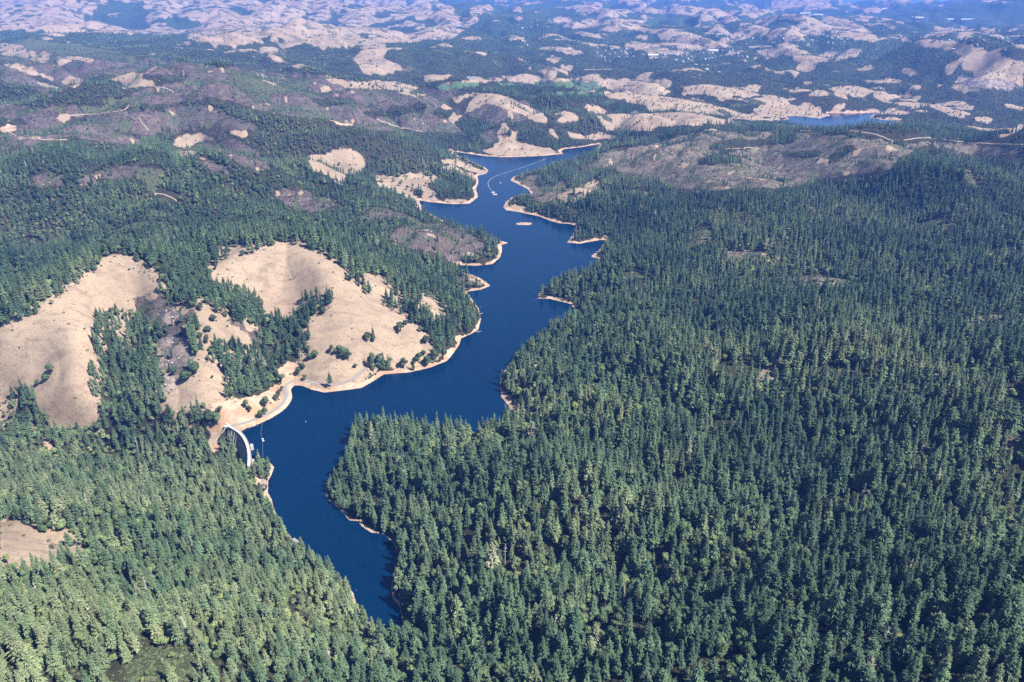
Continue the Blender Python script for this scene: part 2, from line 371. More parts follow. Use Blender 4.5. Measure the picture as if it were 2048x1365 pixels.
BARE_P = [pp(s) for s in """
405,832 430,802 460,800 520,790 545,775 562,762 562,745 572,738 600,748 604,762 590,762 575,770 570,790 577,805 560,822 540,838 500,850 470,862 452,858 430,880 440,902 425,908 415,885 428,868 408,858 404,845 425,842 400,838
1012,415 1050,420 1050,426 1015,421
85,875 98,872 100,890 120,905 105,908 88,890
1145,968 1165,972 1172,990 1160,996 1150,985
592,1082 604,1078 618,1088 600,1092
505,950 518,955 520,972 510,970
700,1190 712,1182 712,1205
312,1108 322,1106 326,1114 316,1116
2028,818 2048,808 2048,822
0,252 30,250 35,262 0,265
450,262 490,262 508,272 490,276 465,270
655,240 700,242 712,236 705,252 680,250
890,300 905,303 900,300
540,740 565,735 575,720 600,730 590,750 560,752
""".strip().split('\n')]
ROCK_P = [pp(s) for s in """
312,680 350,668 380,682 390,720 372,745 345,785 330,780 318,730
320,620 345,612 360,630 350,650 325,655
1895,165 1940,152 2000,160 2048,175 2048,182 1960,176
""".strip().split('\n')]
CHAP_P = [pp(s) for s in """
268,600 300,580 330,588 345,610 400,625 412,645 380,658 370,670 330,668 290,650 272,630
455,632 500,650 535,682 515,688 480,672 460,655
780,470 800,455 840,448 880,446 930,462 960,480 985,495 960,500 930,510 900,525 870,505 830,500 800,490
905,560 930,555 955,562 940,572 915,570
1025,365 1060,352 1120,345 1180,330 1230,300 1300,290 1350,275 1420,262 1500,262 1600,268 1700,272 1800,285 1900,285 2048,300 2048,312 1950,310 1880,305 1850,330 1760,345 1700,350 1640,360 1600,372 1540,378 1480,375 1440,382 1360,378 1280,352 1240,345 1210,352 1160,350 1110,380 1070,398 1040,375
1060,400 1100,385 1150,375 1200,358 1205,364 1160,385 1110,402 1080,405
1500,730 1540,736 1580,742 1560,760 1530,778 1508,775 1515,750
2000,880 2048,860 2048,925 2010,905
1960,810 2048,800 2048,850 1980,840
1440,505 1500,500 1560,505 1530,520 1460,525
1800,632 1900,635 2020,630 2010,642 1860,645
340,270 440,262 500,292 545,330 520,345 480,330 430,300
0,120 60,150 130,200 180,205 300,215 420,210 540,230 540,260 470,262 400,255 330,268 240,262 150,270 60,290 0,300 0,262 60,240 0,235
250,190 400,150 560,140 700,160 860,175 930,180 880,215 830,240 760,250 700,245 600,235 540,225 400,200 300,210
0,85 120,92 250,110 420,130 600,145 640,160 400,150 300,150 190,150 130,180 60,140 0,118
110,240 180,250 270,275 300,290 240,290 150,275 90,262
60,355 90,345 130,350 130,372 80,378
150,362 190,352 205,360 190,370 160,372
540,385 600,375 640,395 690,400 640,425 590,420
1560,560 1640,552 1700,560 1640,572
700,215 760,205 900,240 930,262 900,268 820,260 740,262 690,250
930,200 980,192 1060,205 1060,240 1000,245 940,235
160,350 260,330 310,340 240,360
380,300 440,330 470,350 420,340
""".strip().split('\n')]
BRUSH_P = [pp(s) for s in """
0,78 100,84 240,104 290,122 200,118 90,100 0,90
255,1330 300,1300 380,1290 400,1330 380,1365 250,1365
1385,1320 1450,1310 1480,1345 1400,1355
140,205 250,195 330,215 260,225 170,225
1430,735 1500,725 1520,735 1505,765 1440,770
1620,745 1700,735 1740,750 1700,770 1640,765
2000,780 2048,770 2048,805 2000,800
450,140 520,150 640,162 560,190 480,180
""".strip().split('\n')]
GOLF_P = [pp(s) for s in """
872,172 910,166 960,166 960,174 920,176 900,180 875,180
975,165 1050,167 1100,164 1180,163 1212,178 1170,182 1130,175 1080,172 1010,172
1090,185 1140,184 1210,184 1205,191 1150,195 1100,190
""".strip().split('\n')]
WOOD_P = [pp(s) for s in """
690,540 712,541 735,565 746,585 736,590 715,574 692,562
763,597 780,597 796,615 785,625 770,614
728,738 748,715 795,735 800,748 770,752 735,765
870,372 885,360 930,350 950,372 955,390 925,398 880,392 868,382
855,366 872,366 874,378 856,380
824,378 845,382 846,396 830,392
1590,186 1630,182 1600,200 1590,196
1640,222 1648,210 1662,212 1650,230
1000,268 1020,262 1022,272 1005,275
1405,302 1440,280 1530,278 1555,262 1590,262 1592,286 1530,292 1480,302
1390,322 1430,305 1480,312 1490,325 1400,332
1560,306 1640,300 1640,314 1570,318
1655,312 1690,290 1715,300 1660,326
1780,332 1850,290 1905,300 1915,332 1800,350
1080,345 1150,335 1230,338 1240,350 1160,352 1100,372 1075,372
400,188 480,208 560,238 650,258 620,302 545,300 520,255 430,218
175,195 215,160 242,165 235,182 185,202
100,182 130,197 250,208 330,214 330,224 200,214 110,208
0,165 60,172 110,202 90,218 0,205
620,200 700,198 700,210 640,214
720,225 790,215 850,205 860,215 800,232 740,236
962,292 985,285 990,292 975,300
1160,168 1180,166 1180,174 1162,176
1065,170 1095,168 1112,180 1075,186
1130,186 1160,184 1155,190 1130,192
""".strip().split('\n')]
LAKE_VIS = pp("""497,890 508,886 530,899 537,920 549,932 537,962 540,1000 600,1058 625,1080 690,1104 722,1150 716,1175 745,1200 765,1215 795,1222 784,1190 781,1150 786,1110 778,1090 742,1064
690,1038 652,1000 650,950 690,905 692,870 706,806 740,796 800,792 880,793 912,805 925,822 975,820 1000,818 998,750 1008,700 1030,676 1062,645 1105,618 1140,612 1076,597 1078,560 1100,542 1130,527 1192,517
1212,482 1140,486 1148,450 1080,430 1010,420 1014,390 1056,381 1022,362 1040,342 1110,318 1150,304 1195,288 1125,300 1127,308 960,312 972,325 975,345 955,360 955,392 838,402 860,410 930,432 1000,458
1016,486 1000,515 925,532 980,572 940,584 958,615 958,660 920,690 893,722 768,748 720,776 640,784 586,772 565,818 500,850""")
MASK_P = GRASS_P+[p for p in BARE_P]+[LAKE_VIS]
def multi(polys, x, y):
    o = np.zeros(x.shape, bool)
    for q in polys: o |= in_poly(q, x, y)
    return o
CL = np.zeros(X.shape, np.int8)
nf = pn(X/220, Y/220, 31)+.5*pn(X/90, Y/90, 32); nf2 = pn(X/60, Y/60, 33)+.5*pn(X/25, Y/25, 34)
CL[(nf > np.where(RR < 1700, .9, .66)) & (RR > 500) & (DS > 120)] = BRUSH                                  # small openings in the woods
CL[(nf > .84) & (RR > 900) & (DS > 150)] = CHAP
ch = multi(CHAP_P, QX, QY) & vis; CL[ch] = CHAP; CL[ch & (nf2 > .42)] = BRUSH
CL[ch & (nf2 < -.62)] = GRASS
CL[ch & (GUL < .17) & (PY < 300)] = FOREST
CL[multi(BRUSH_P, QX, QY) & vis] = BRUSH
# distant hills: grass on the rounded spurs, oak woods down the gullies
TONE = [(0, 1.08, "0,0 760,0 960,40 900,80 680,95 560,80 360,85 300,70 0,60"), (1, .3, "880,0 1200,0 1090,30 1000,45 930,30"), (2, .22, "0,60 360,70 500,100 700,130 850,80 1000,80 1060,120 1300,130 1540,150 1800,170 2048,190 2048,285 0,285"),
        (3, .5, "1000,40 1540,40 1540,110 1300,115 1050,70"), (4, .4, "1200,150 1350,155 1350,245 1230,245 1100,200"), (5, .5, "1360,170 2048,180 2048,260 1360,260"), (6, .08, "1760,20 2048,0 2048,60 1800,60"), (7, .08, "1740,60 1860,60 1800,90 1760,82"), (8, .35, "1540,10 1760,10 1760,60 1540,60"), (9, .7, "1540,0 1880,0 1800,16 1540,20"),
        (10, .10, "760,100 1040,90 1060,150 820,165")]
tone = np.full(X.shape, .35)
for _, v, s in TONE: tone[in_poly(pp(s), PX, PY)] = v
g2 = GUL+.25*pn(X/260, Y/260, 41)+.12*pn(X/90, Y/90, 42)
farz = (RR > 4600) & (CL != CHAP) & (CL != BRUSH) | (RR > 7500)
CL[farz] = FOREST
CL[farz & (g2 > 1.02-.62*tone)] = GRASS
mid = (RR > 3300) & (RR <= 4600) & (CL == FOREST) & (PX+nf*90 > 1230) & (PY < 262); CL[mid & (g2 > .72)] = GRASS
gr = multi(GRASS_P, QX, QY) & vis; low = multi(GRASS_P, UX, UY) & (RR < 3000) & vis
CL[low & (CL != CHAP)] = GRASS; CL[gr] = GRASS
CL[(CL == GRASS) & (RR > 3400) & (g2 < .27) & (DS > 60)] = FOREST
wood = multi(WOOD_P, QX, QY); CL[wood] = FOREST
CL[multi(ROCK_P, QX, QY) & vis] = ROCK
CL[multi(BARE_P, QX, QY) & vis] = BARE
CL[multi(GOLF_P, QX, QY) & vis & (RR > 3800)] = GOLF
for s in ("1025,365 1060,352 1120,345 1180,330 1230,300 1350,275 1440,382 1280,352 1110,380 1040,375",):
    CL[in_poly(pp(s), QX, QY) & (nf2 > .35) & (CL == CHAP)] = BARE
# beaches: the pale drawdown rim of the lakes
BW = [(548, 936, 8, 14), (540, 960, 5, 12), (541, 992, 9, 16), (712, 1195, 8, 14), (786, 1195, 8, 16), (742, 1064, 5, 12), (715, 1044, 5, 12), (1025, 818, 16, 60), (1000, 770, 4, 40), (1090, 598, 8, 110),
      (1160, 488, 13, 160), (1225, 472, 10, 90), (1100, 443, 10, 150), (1030, 424, 18, 120), (1038, 374, 14, 150), (1060, 385, 8, 100), (1060, 313, 18, 400), (940, 307, 16, 300), (1165, 294, 16, 260), (962, 349, 16, 130),
      (890, 407, 16, 260), (955, 380, 8, 90), (1012, 487, 14, 90), (1003, 505, 12, 90), (950, 531, 12, 170), (960, 580, 12, 110), (955, 665, 8, 70), (915, 690, 10, 60), (850, 738, 12, 160), (740, 765, 12, 70),
      (680, 782, 11, 120), (600, 772, 9, 50), (578, 800, 12, 60), (530, 842, 14, 90), (560, 820, 14, 60), (1190, 514, 8, 60)]
bw = np.full(X.shape, 1.6)
for px, py, w, rad in BW:
    a, b = P(px, py, 0); bw = np.maximum(bw, w*sm(rad*1.5, rad*.6, np.hypot(X-a, Y-b)))
bw = .85*bw*np.clip(1+.75*pn(X/26, Y/26, 51)+.4*pn(X/9, Y/9, 52), .15, 2); 
EX = multi([LAKE_VIS], TOPX, TOPY+6) & (DS < 60)                     # keep the seen shoreline clear of tall trees
CL[(DS < bw)] = BARE; CL[(D2 < 12) & (D2 < 500)] = BARE; CL[isl < 1.4] = BARE
CL[RD < 4.5] = BARE
del wx, wy
# ------------------------------------------------------------------ node helpers
def mat(name):
    m = bpy.data.materials.new(name); m.use_nodes = True
    return m, m.node_tree, m.node_tree.nodes['Principled BSDF']
def simple_mat(name, col, rough=.8, var=.12, scale=1.0):
    m, t, b = mat(name)
    tc = t.nodes.new('ShaderNodeTexCoord'); nz = t.nodes.new('ShaderNodeTexNoise'); nz.inputs['Scale'].default_value = scale; nz.inputs['Detail'].default_value = 4
    mx = t.nodes.new('ShaderNodeMix'); mx.data_type = 'RGBA'
    mx.inputs[6].default_value = tuple(c*(1-var) for c in col)+(1,); mx.inputs[7].default_value = tuple(min(1, c*(1+var)) for c in col)+(1,)
    t.links.new(tc.outputs['Object'], nz.inputs['Vector']); t.links.new(nz.outputs[0], mx.inputs[0]); t.links.new(mx.outputs[2], b.inputs['Base Color'])
    b.inputs['Roughness'].default_value = rough; b.inputs['Specular IOR Level'].default_value = .2
    return m
def math_node(t, op, a, b=None, c=None, clamp=False):
    m = t.nodes.new('ShaderNodeMath'); m.operation = op; m.use_clamp = clamp
    for i, v in enumerate((a, b, c)):
        if v is None: continue
        if isinstance(v, (int, float)): m.inputs[i].default_value = v
        else: t.links.new(v, m.inputs[i])
    return m.outputs[0]
def mix(t, f, a, b):
    m = t.nodes.new('ShaderNodeMix'); m.data_type = 'RGBA'
    for i, v in ((0, f), (6, a), (7, b)):
        if isinstance(v, (int, float)): m.inputs[i].default_value = v
        elif isinstance(v, tuple): m.inputs[i].default_value = v+(1,)
        else: t.links.new(v, m.inputs[i])
    return m.outputs[2]
def noise(t, vec, scale, detail=4, rough=.55):
    n_ = t.nodes.new('ShaderNodeTexNoise'); n_.inputs['Scale'].default_value = scale; n_.inputs['Detail'].default_value = detail; n_.inputs['Roughness'].default_value = rough
    t.links.new(vec, n_.inputs['Vector']); return n_.outputs[0]
def ramp(t, f, lo, hi):
    r = t.nodes.new('ShaderNodeMapRange'); r.interpolation_type = 'SMOOTHSTEP'; r.inputs[1].default_value = lo; r.inputs[2].default_value = hi
    t.links.new(f, r.inputs[0]); return r.outputs[0]

# ------------------------------------------------------------------ ground
CLF = CL
wA = np.zeros((NR, NT, 4), np.float32); wB = np.zeros((NR, NT, 4), np.float32)
Gd = CL == GRASS; Gg = Gd.copy()
for a_ in (-3, -2, -1, 0, 1, 2, 3):
    for b_ in (-4, -2, -1, 0, 1, 2, 4): Gg |= np.roll(np.roll(Gd, a_, 0), b_, 1)
TREECL = CL; CL = np.where(Gg & (CL == FOREST) & (RR < 2200) & (DS > 12), GRASS, CL).astype(np.int8)
wA[..., 0] = CL == GRASS; wA[..., 1] = CL == CHAP; wA[..., 2] = CL == BARE; wA[..., 3] = CL == ROCK
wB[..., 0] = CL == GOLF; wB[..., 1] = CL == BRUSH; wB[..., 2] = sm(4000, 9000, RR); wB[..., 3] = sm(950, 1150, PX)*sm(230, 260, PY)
def soft(F):
    for ax in (0, 1): F = .25*np.roll(F, 1, ax)+.5*F+.25*np.roll(F, -1, ax)
    return F
wA = soft(wA); wB[..., :2] = soft(wB[..., :2])
CL = TREECL
me = bpy.data.meshes.new('terrain')
me.vertices.add(NR*NT); me.vertices.foreach_set('co', np.stack([X, Y, Z], -1).astype(np.float32).ravel())
idx = np.arange(NR*NT).reshape(NR, NT)
q = np.stack([idx[:-1, :-1], idx[:-1, 1:], idx[1:, 1:], idx[1:, :-1]], -1).reshape(-1, 4)[:, ::-1]
me.loops.add(q.size); me.loops.foreach_set('vertex_index', q.ravel().astype(np.int32))
me.polygons.add(len(q)); me.polygons.foreach_set('loop_start', (np.arange(len(q))*4).astype(np.int32))
me.polygons.foreach_set('use_smooth', np.ones(len(q), bool))
me.update(calc_edges=True)
for nm, w in (('cover_a', wA), ('cover_b', wB)):
    at = me.attributes.new(nm, 'FLOAT_COLOR', 'POINT'); at.data.foreach_set('color', w.ravel())
m, t, b = mat('ground_cover')
geo = t.nodes.new('ShaderNodeNewGeometry'); pos = geo.outputs['Position']
def attr(nm):
    a = t.nodes.new('ShaderNodeAttribute'); a.attribute_name = nm; s = t.nodes.new('ShaderNodeSeparateColor'); t.links.new(a.outputs['Color'], s.inputs[0])
    return s.outputs[0], s.outputs[1], s.outputs[2], a.outputs['Alpha']
aG, aC, aB, aR = attr('cover_a'); bG, bS, bF, bP = attr('cover_b')
nBig = noise(t, pos, .006, 5); nMid = noise(t, pos, .035, 5, .65); nFin = noise(t, pos, .25, 4, .65); nTree = noise(t, pos, .06, 3, .7)
forest_c = mix(t, ramp(t, nMid, .35, .65), (.018, .019, .013), (.036, .034, .02))
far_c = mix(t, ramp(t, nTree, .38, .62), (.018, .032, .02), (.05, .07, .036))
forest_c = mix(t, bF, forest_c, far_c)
mpv = t.nodes.new('ShaderNodeMapping'); mpv.inputs['Scale'].default_value = (.02, .09, .004); mpv.inputs['Rotation'].default_value = (0, 0, .5); t.links.new(pos, mpv.inputs[0])
nStreak = noise(t, mpv.outputs[0], 1.0, 5, .6)
grass_c = mix(t, ramp(t, nBig, .35, .65), (.225, .17, .12), (.28, .215, .152))
grass_c = mix(t, math_node(t, 'MULTIPLY', ramp(t, nStreak, .48, .7), .5), grass_c, (.135, .09, .07))
grass_c = mix(t, math_node(t, 'MULTIPLY', ramp(t, nMid, .5, .66), .6), grass_c, (.165, .12, .095))
grass_c = mix(t, math_node(t, 'MULTIPLY', ramp(t, nFin, .52, .64), .6), grass_c, (.13, .095, .065))
chap_c = mix(t, ramp(t, nMid, .4, .62), (.06, .045, .045), (.10, .078, .072))
chap_c = mix(t, ramp(t, math_node(t, 'ADD', math_node(t, 'MULTIPLY', nFin, .5), math_node(t, 'MULTIPLY', nBig, .5)), .53, .6), chap_c, (.035, .055, .028))
chap_c = mix(t, math_node(t, 'MULTIPLY', ramp(t, nFin, .46, .36), .55), chap_c, (.17, .13, .11))
bare_c = mix(t, ramp(t, nMid, .4, .62), (.285, .18, .115), (.34, .265, .195))
bare_c = mix(t, math_node(t, 'MULTIPLY', ramp(t, nFin, .52, .66), .5), bare_c, (.21, .12, .075))
rock_c = mix(t, ramp(t, nMid, .42, .56), (.23, .18, .15), (.09, .08, .075))
golf_c = mix(t, nMid, (.04, .085, .045), (.085, .125, .065))
brush_c = mix(t, ramp(t, nFin, .42, .6), (.04, .055, .028), (.085, .088, .05))
chap_c = mix(t, math_node(t, 'MULTIPLY', bP, .7), chap_c, mix(t, ramp(t, nMid, .4, .62), (.085, .075, .055), (.16, .135, .10)))
def edge(w, nz=nFin, k=.8): return ramp(t, math_node(t, 'ADD', w, math_node(t, 'MULTIPLY', math_node(t, 'SUBTRACT', nz, .5), k)), .4, .6)
grass_c = mix(t, math_node(t, 'MULTIPLY', math_node(t, 'MULTIPLY', ramp(t, noise(t, pos, .009, 7, .62), .52, .56), bF), .85), grass_c, (.03, .045, .028))
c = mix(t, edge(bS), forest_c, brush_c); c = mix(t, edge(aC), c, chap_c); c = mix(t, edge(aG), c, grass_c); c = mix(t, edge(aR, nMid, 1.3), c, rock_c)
c = mix(t, edge(bG, nMid, 1.1), c, golf_c); c = mix(t, edge(aB, k=.5), c, bare_c)
t.links.new(c, b.inputs['Base Color']); b.inputs['Roughness'].default_value = .95; b.inputs['Specular IOR Level'].default_value = .1
bp = t.nodes.new('ShaderNodeBump'); bp.inputs['Strength'].default_value = .6; bp.inputs['Distance'].default_value = 1.5; t.links.new(nFin, bp.inputs['Height']); t.links.new(bp.outputs[0], b.inputs['Normal'])
me.materials.append(m)
ter = bpy.data.objects.new('terrain', me); COL.objects.link(ter); ter['kind'] = 'structure'

# ------------------------------------------------------------------ object helpers
def tag(o, label=None, cat=None, group=None, kind=None):
    if label: o['label'] = label
    if cat: o['category'] = cat
    if group: o['group'] = group
    if kind: o['kind'] = kind
    return o
def empty(name, loc, rz=0):
    o = bpy.data.objects.new(name, None); COL.objects.link(o); o.location = loc; o.rotation_euler = (0, 0, rz); o.empty_display_size = 2
    return o
class MB:
    def __init__(s): s.v = []; s.f = []
    def add(s, v, f):
        k = len(s.v); s.v += [tuple(p) for p in v]; s.f += [tuple(i+k for i in q_) for q_ in f]
    def box(s, c, d, rz=0, taper=1):
        cx_, cy_, cz_ = c; a, b_, h = d[0]/2, d[1]/2, d[2]/2; cs, sn = math.cos(rz), math.sin(rz); v = []
        for k, z in ((1, -h), (taper, h)):
            for sx, sy in ((-a, -b_), (a, -b_), (a, b_), (-a, b_)):
                v.append((cx_+(sx*cs-sy*sn)*k, cy_+(sx*sn+sy*cs)*k, cz_+z))
        s.add(v, [(3, 2, 1, 0), (4, 5, 6, 7), (0, 1, 5, 4), (1, 2, 6, 5), (2, 3, 7, 6), (3, 0, 4, 7)])
    def tube(s, pts, rad, n_=6):
        pts = [Vector(p) for p in pts]; rad = [rad]*len(pts) if isinstance(rad, (int, float)) else rad; v = []; f = []
        for i, p in enumerate(pts):
            d = (pts[min(i+1, len(pts)-1)]-pts[max(i-1, 0)]).normalized(); u = d.orthogonal().normalized() if abs(d.z) > .9 else d.cross(Vector((0, 0, 1))).normalized(); w = d.cross(u)
            for k in range(n_):
                a = 2*math.pi*k/n_; v.append(p+(u*math.cos(a)+w*math.sin(a))*rad[i])
        for i in range(len(pts)-1):
            for k in range(n_): f.append((i*n_+k, i*n_+(k+1) % n_, (i+1)*n_+(k+1) % n_, (i+1)*n_+k))
        f.append(tuple(range(n_))[::-1]); f.append(tuple(range((len(pts)-1)*n_, len(pts)*n_)))
        s.add(v, f)
    def mesh(s, name, m_, smooth=False):
        d = bpy.data.meshes.new(name); d.from_pydata(s.v, [], s.f); d.materials.append(m_)
        if smooth: d.polygons.foreach_set('use_smooth', [True]*len(d.polygons))
        d.update(); return d
    def build(s, name, m_, parent=None, smooth=False):
        o = bpy.data.objects.new(name, s.mesh(name, m_, smooth)); COL.objects.link(o)
        if parent: o.parent = parent
        return o
def gz(x, y): return float(sample(Z, np.array([x]), np.array([y]))[0])

# ------------------------------------------------------------------ water
m, t, b = mat('lake_water')
geo = t.nodes.new('ShaderNodeNewGeometry')
nz = noise(t, geo.outputs['Position'], .12, 4, .6); nz2 = noise(t, geo.outputs['Position'], .004, 3)
t.links.new(mix(t, nz2, (.0002, .0095, .030), (.0004, .0135, .040)), b.inputs['Base Color'])
b.inputs['Specular Tint'].default_value = (.25, .65, 1, 1); b.inputs['Roughness'].default_value = .14; b.inputs['IOR'].default_value = 1.33
bp = t.nodes.new('ShaderNodeBump'); bp.inputs['Strength'].default_value = .35; bp.inputs['Distance'].default_value = .5; t.links.new(nz, bp.inputs['Height']); t.links.new(bp.outputs[0], b.inputs['Normal'])
WATER = m
def offset_poly(poly, d):
    a = np.roll(poly, 1, 0); c_ = np.roll(poly, -1, 0); t_ = c_-a; t_ /= np.hypot(*t_.T)[:, None]+1e-9
    area = np.sum(poly[:, 0]*np.roll(poly[:, 1], -1)-np.roll(poly[:, 0], -1)*poly[:, 1])
    n_ = np.stack([t_[:, 1], -t_[:, 0]], 1)*(1 if area > 0 else -1)
    return poly+n_*np.asarray(d).reshape(-1, 1)
def sheet(name, poly, z, m_):
    bm = bmesh.new(); f = bm.faces.new([bm.verts.new((p[0], p[1], z)) for p in poly]); bm.normal_update()
    if f.normal.z < 0: f.normal_flip()
    bmesh.ops.triangulate(bm, faces=bm.faces[:]); d = bpy.data.meshes.new(name); bm.to_mesh(d); d.materials.append(m_)
    o = bpy.data.objects.new(name, d); COL.objects.link(o); o['kind'] = 'structure'; return o
dd = np.full(len(LAKE_W), 7.0)
for k in (0, 1, -1, -2, -3): dd[k] = 1.0
sheet('lake_water', offset_poly(LAKE_W, dd), 0, WATER)
sheet('lake_water', offset_poly(LAKE2_W, 25), Z2, WATER)
sheet('lake_water', offset_poly(LAKE3_W, 20), Z2, WATER)
az = np.linspace(R(17.5), R(60), 30)
sheet('bay_water', [(20800*math.sin(a), 20800*math.cos(a)) for a in az]+[(69000*math.sin(a), 69000*math.cos(a)) for a in az[::-1]], -4, WATER)


# ------------------------------------------------------------------ foliage materials
def foliage(name, cols, rough=.75):
    """cols: (dark, mid, light, odd) leaf colours; 'tint' (0..1) picks along them for each plant"""
    m, t, b = mat(name)
    a = t.nodes.new('ShaderNodeAttribute'); a.attribute_type = 'INSTANCER'; a.attribute_name = 'tint'
    oi = t.nodes.new('ShaderNodeObjectInfo'); tc = t.nodes.new('ShaderNodeTexCoord')
    cr_ = t.nodes.new('ShaderNodeValToRGB'); e = cr_.color_ramp.elements
    e[0].position = 0; e[0].color = cols[0]+(1,); e[1].position = .9; e[1].color = cols[2]+(1,)
    k = e.new(.45); k.color = cols[1]+(1,); k = e.new(1.0); k.color = cols[3]+(1,)
    f = math_node(t, 'ADD', a.outputs['Fac'], math_node(t, 'MULTIPLY', math_node(t, 'SUBTRACT', noise(t, tc.outputs['Object'], .35, 2), .5), .5))
    t.links.new(math_node(t, 'MINIMUM', math_node(t, 'MAXIMUM', f, 0), 1), cr_.inputs[0])
    hs = t.nodes.new('ShaderNodeHueSaturation'); t.links.new(cr_.outputs[0], hs.inputs['Color'])
    t.links.new(math_node(t, 'ADD', math_node(t, 'MULTIPLY', oi.outputs['Random'], .5), .75), hs.inputs['Value'])
    t.links.new(hs.outputs[0], b.inputs['Base Color']); b.inputs['Roughness'].default_value = rough; b.inputs['Specular IOR Level'].default_value = .25
    return m
M_CON = foliage('conifer_needles', ((.035, .068, .042), (.076, .125, .066), (.155, .19, .095), (.20, .20, .13)))
M_OAK = foliage('oak_leaves', ((.042, .070, .034), (.082, .122, .054), (.155, .195, .072), (.21, .21, .09)))
M_SCR = foliage('scrub_leaves', ((.06, .045, .05), (.05, .065, .032), (.10, .12, .05), (.20, .17, .11)))
M_BARK = simple_mat('bark', (.10, .075, .06), .9, .3, .8)
M_DEAD = simple_mat('bleached_wood', (.42, .38, .35), .8, .15, .6)
M_ROCK = simple_mat('boulder_rock', (.27, .25, .23), .9, .3, .5)

# ------------------------------------------------------------------ tree forms
def pad(mb, p, d, L, w, droop, rnd):
    """one flat spray of needles: a kite from p along d"""
    d = d.normalized(); s = d.cross(Vector((0, 0, 1))).normalized()*w*.5
    tilt = Vector((0, 0, rnd.uniform(-.35, .35)*w))
    a = p+d*L*.45+s+tilt; c_ = p+d*L*.45-s-tilt; e = p+d*L+Vector((0, 0, -droop))
    mb.add([p, a, e, c_], [(0, 1, 2), (0, 2, 3)])
def conifer(seed, h=38, rad=6.2, whorls=24, arms=7, pads=3, lean=0.0, full=.75, base=.14):
    rnd = random.Random(seed); cr_ = MB(); tr = MB()
    top = Vector((rnd.uniform(-1, 1)*lean, rnd.uniform(-1, 1)*lean, h))
    tr.tube([(0, 0, -4), (0, 0, h*.3), top*.97], [h*.014, h*.011, .06], 5)
    core = [Vector((0, 0, h*base))]
    for k in range(whorls):
        t_ = k/(whorls-1); z = h*(base+(1-base)*t_**.92); Lr = rad*(1-t_)**full*(0.72 if k % 3 == 0 else 1)+.35
        a0 = rnd.uniform(0, 6.28); o = Vector((top.x*z/h, top.y*z/h, z))
        if t_ < .12: Lr *= .6+3*t_
        for j in range(arms if t_ < .8 else arms-2):
            a = a0+j*6.283/arms+rnd.uniform(-.35, .35); L = Lr*rnd.uniform(.55, 1.2)
            if rnd.random() < .16: continue
            up = rnd.uniform(-.35, .12)*(1-t_)+.5*t_*t_; d = Vector((math.cos(a), math.sin(a), up))
            pad(cr_, o+Vector((0, 0, rnd.uniform(-.5, .5))), d, L, max(.7, L*.3), .2*L, rnd)
            for q_ in range(pads):
                u = rnd.uniform(.3, .9); sa = a+rnd.choice((-1, 1))*rnd.uniform(.4, 1.0)
                pad(cr_, o+d*L*u*.75, Vector((math.cos(sa), math.sin(sa), up+rnd.uniform(-.3, .25))), L*.42+.4, max(.55, L*.2), .12*L, rnd)
    # dense inner foliage, ragged
    n_ = 7
    prev = None
    for k in range(7):
        t_ = k/6; z = h*(base+.04+(.93-base)*t_); rr_ = rad*.36*(1-t_)**.8+.05
        ring = [(math.cos(6.283*j/n_)*rr_*rnd.uniform(.6, 1.25)+top.x*z/h, math.sin(6.283*j/n_)*rr_*rnd.uniform(.6, 1.25)+top.y*z/h, z+rnd.uniform(-.8, .8)) for j in range(n_)]
        if prev: cr_.add(prev+ring, [(j, (j+1) % n_, n_+(j+1) % n_, n_+j) for j in range(n_)])
        prev = ring
    return tr, cr_
def leafball(mb, c_, r_, n_, s_, rnd, flat=.75):
    for _ in range(n_):
        u = rnd.uniform(-.45, 1); a = rnd.uniform(0, 6.283); q_ = math.sqrt(max(0, 1-u*u)); k = rnd.uniform(.78, 1.08)
        nrm = Vector((q_*math.cos(a), q_*math.sin(a), u*flat)); p = Vector(c_)+nrm*r_*k
        d = (nrm+Vector((rnd.uniform(-.7, .7), rnd.uniform(-.7, .7), rnd.uniform(-.3, .7)))).normalized()
        x = d.orthogonal().normalized(); y = d.cross(x); al = rnd.uniform(0, 6.28); x, y = x*math.cos(al)+y*math.sin(al), y*math.cos(al)-x*math.sin(al)
        s1 = s_*rnd.uniform(.6, 1.3); mb.add([p-x*s1, p-y*s1*.6, p+x*s1, p+y*s1*.7], [(0, 1, 2), (0, 2, 3)])
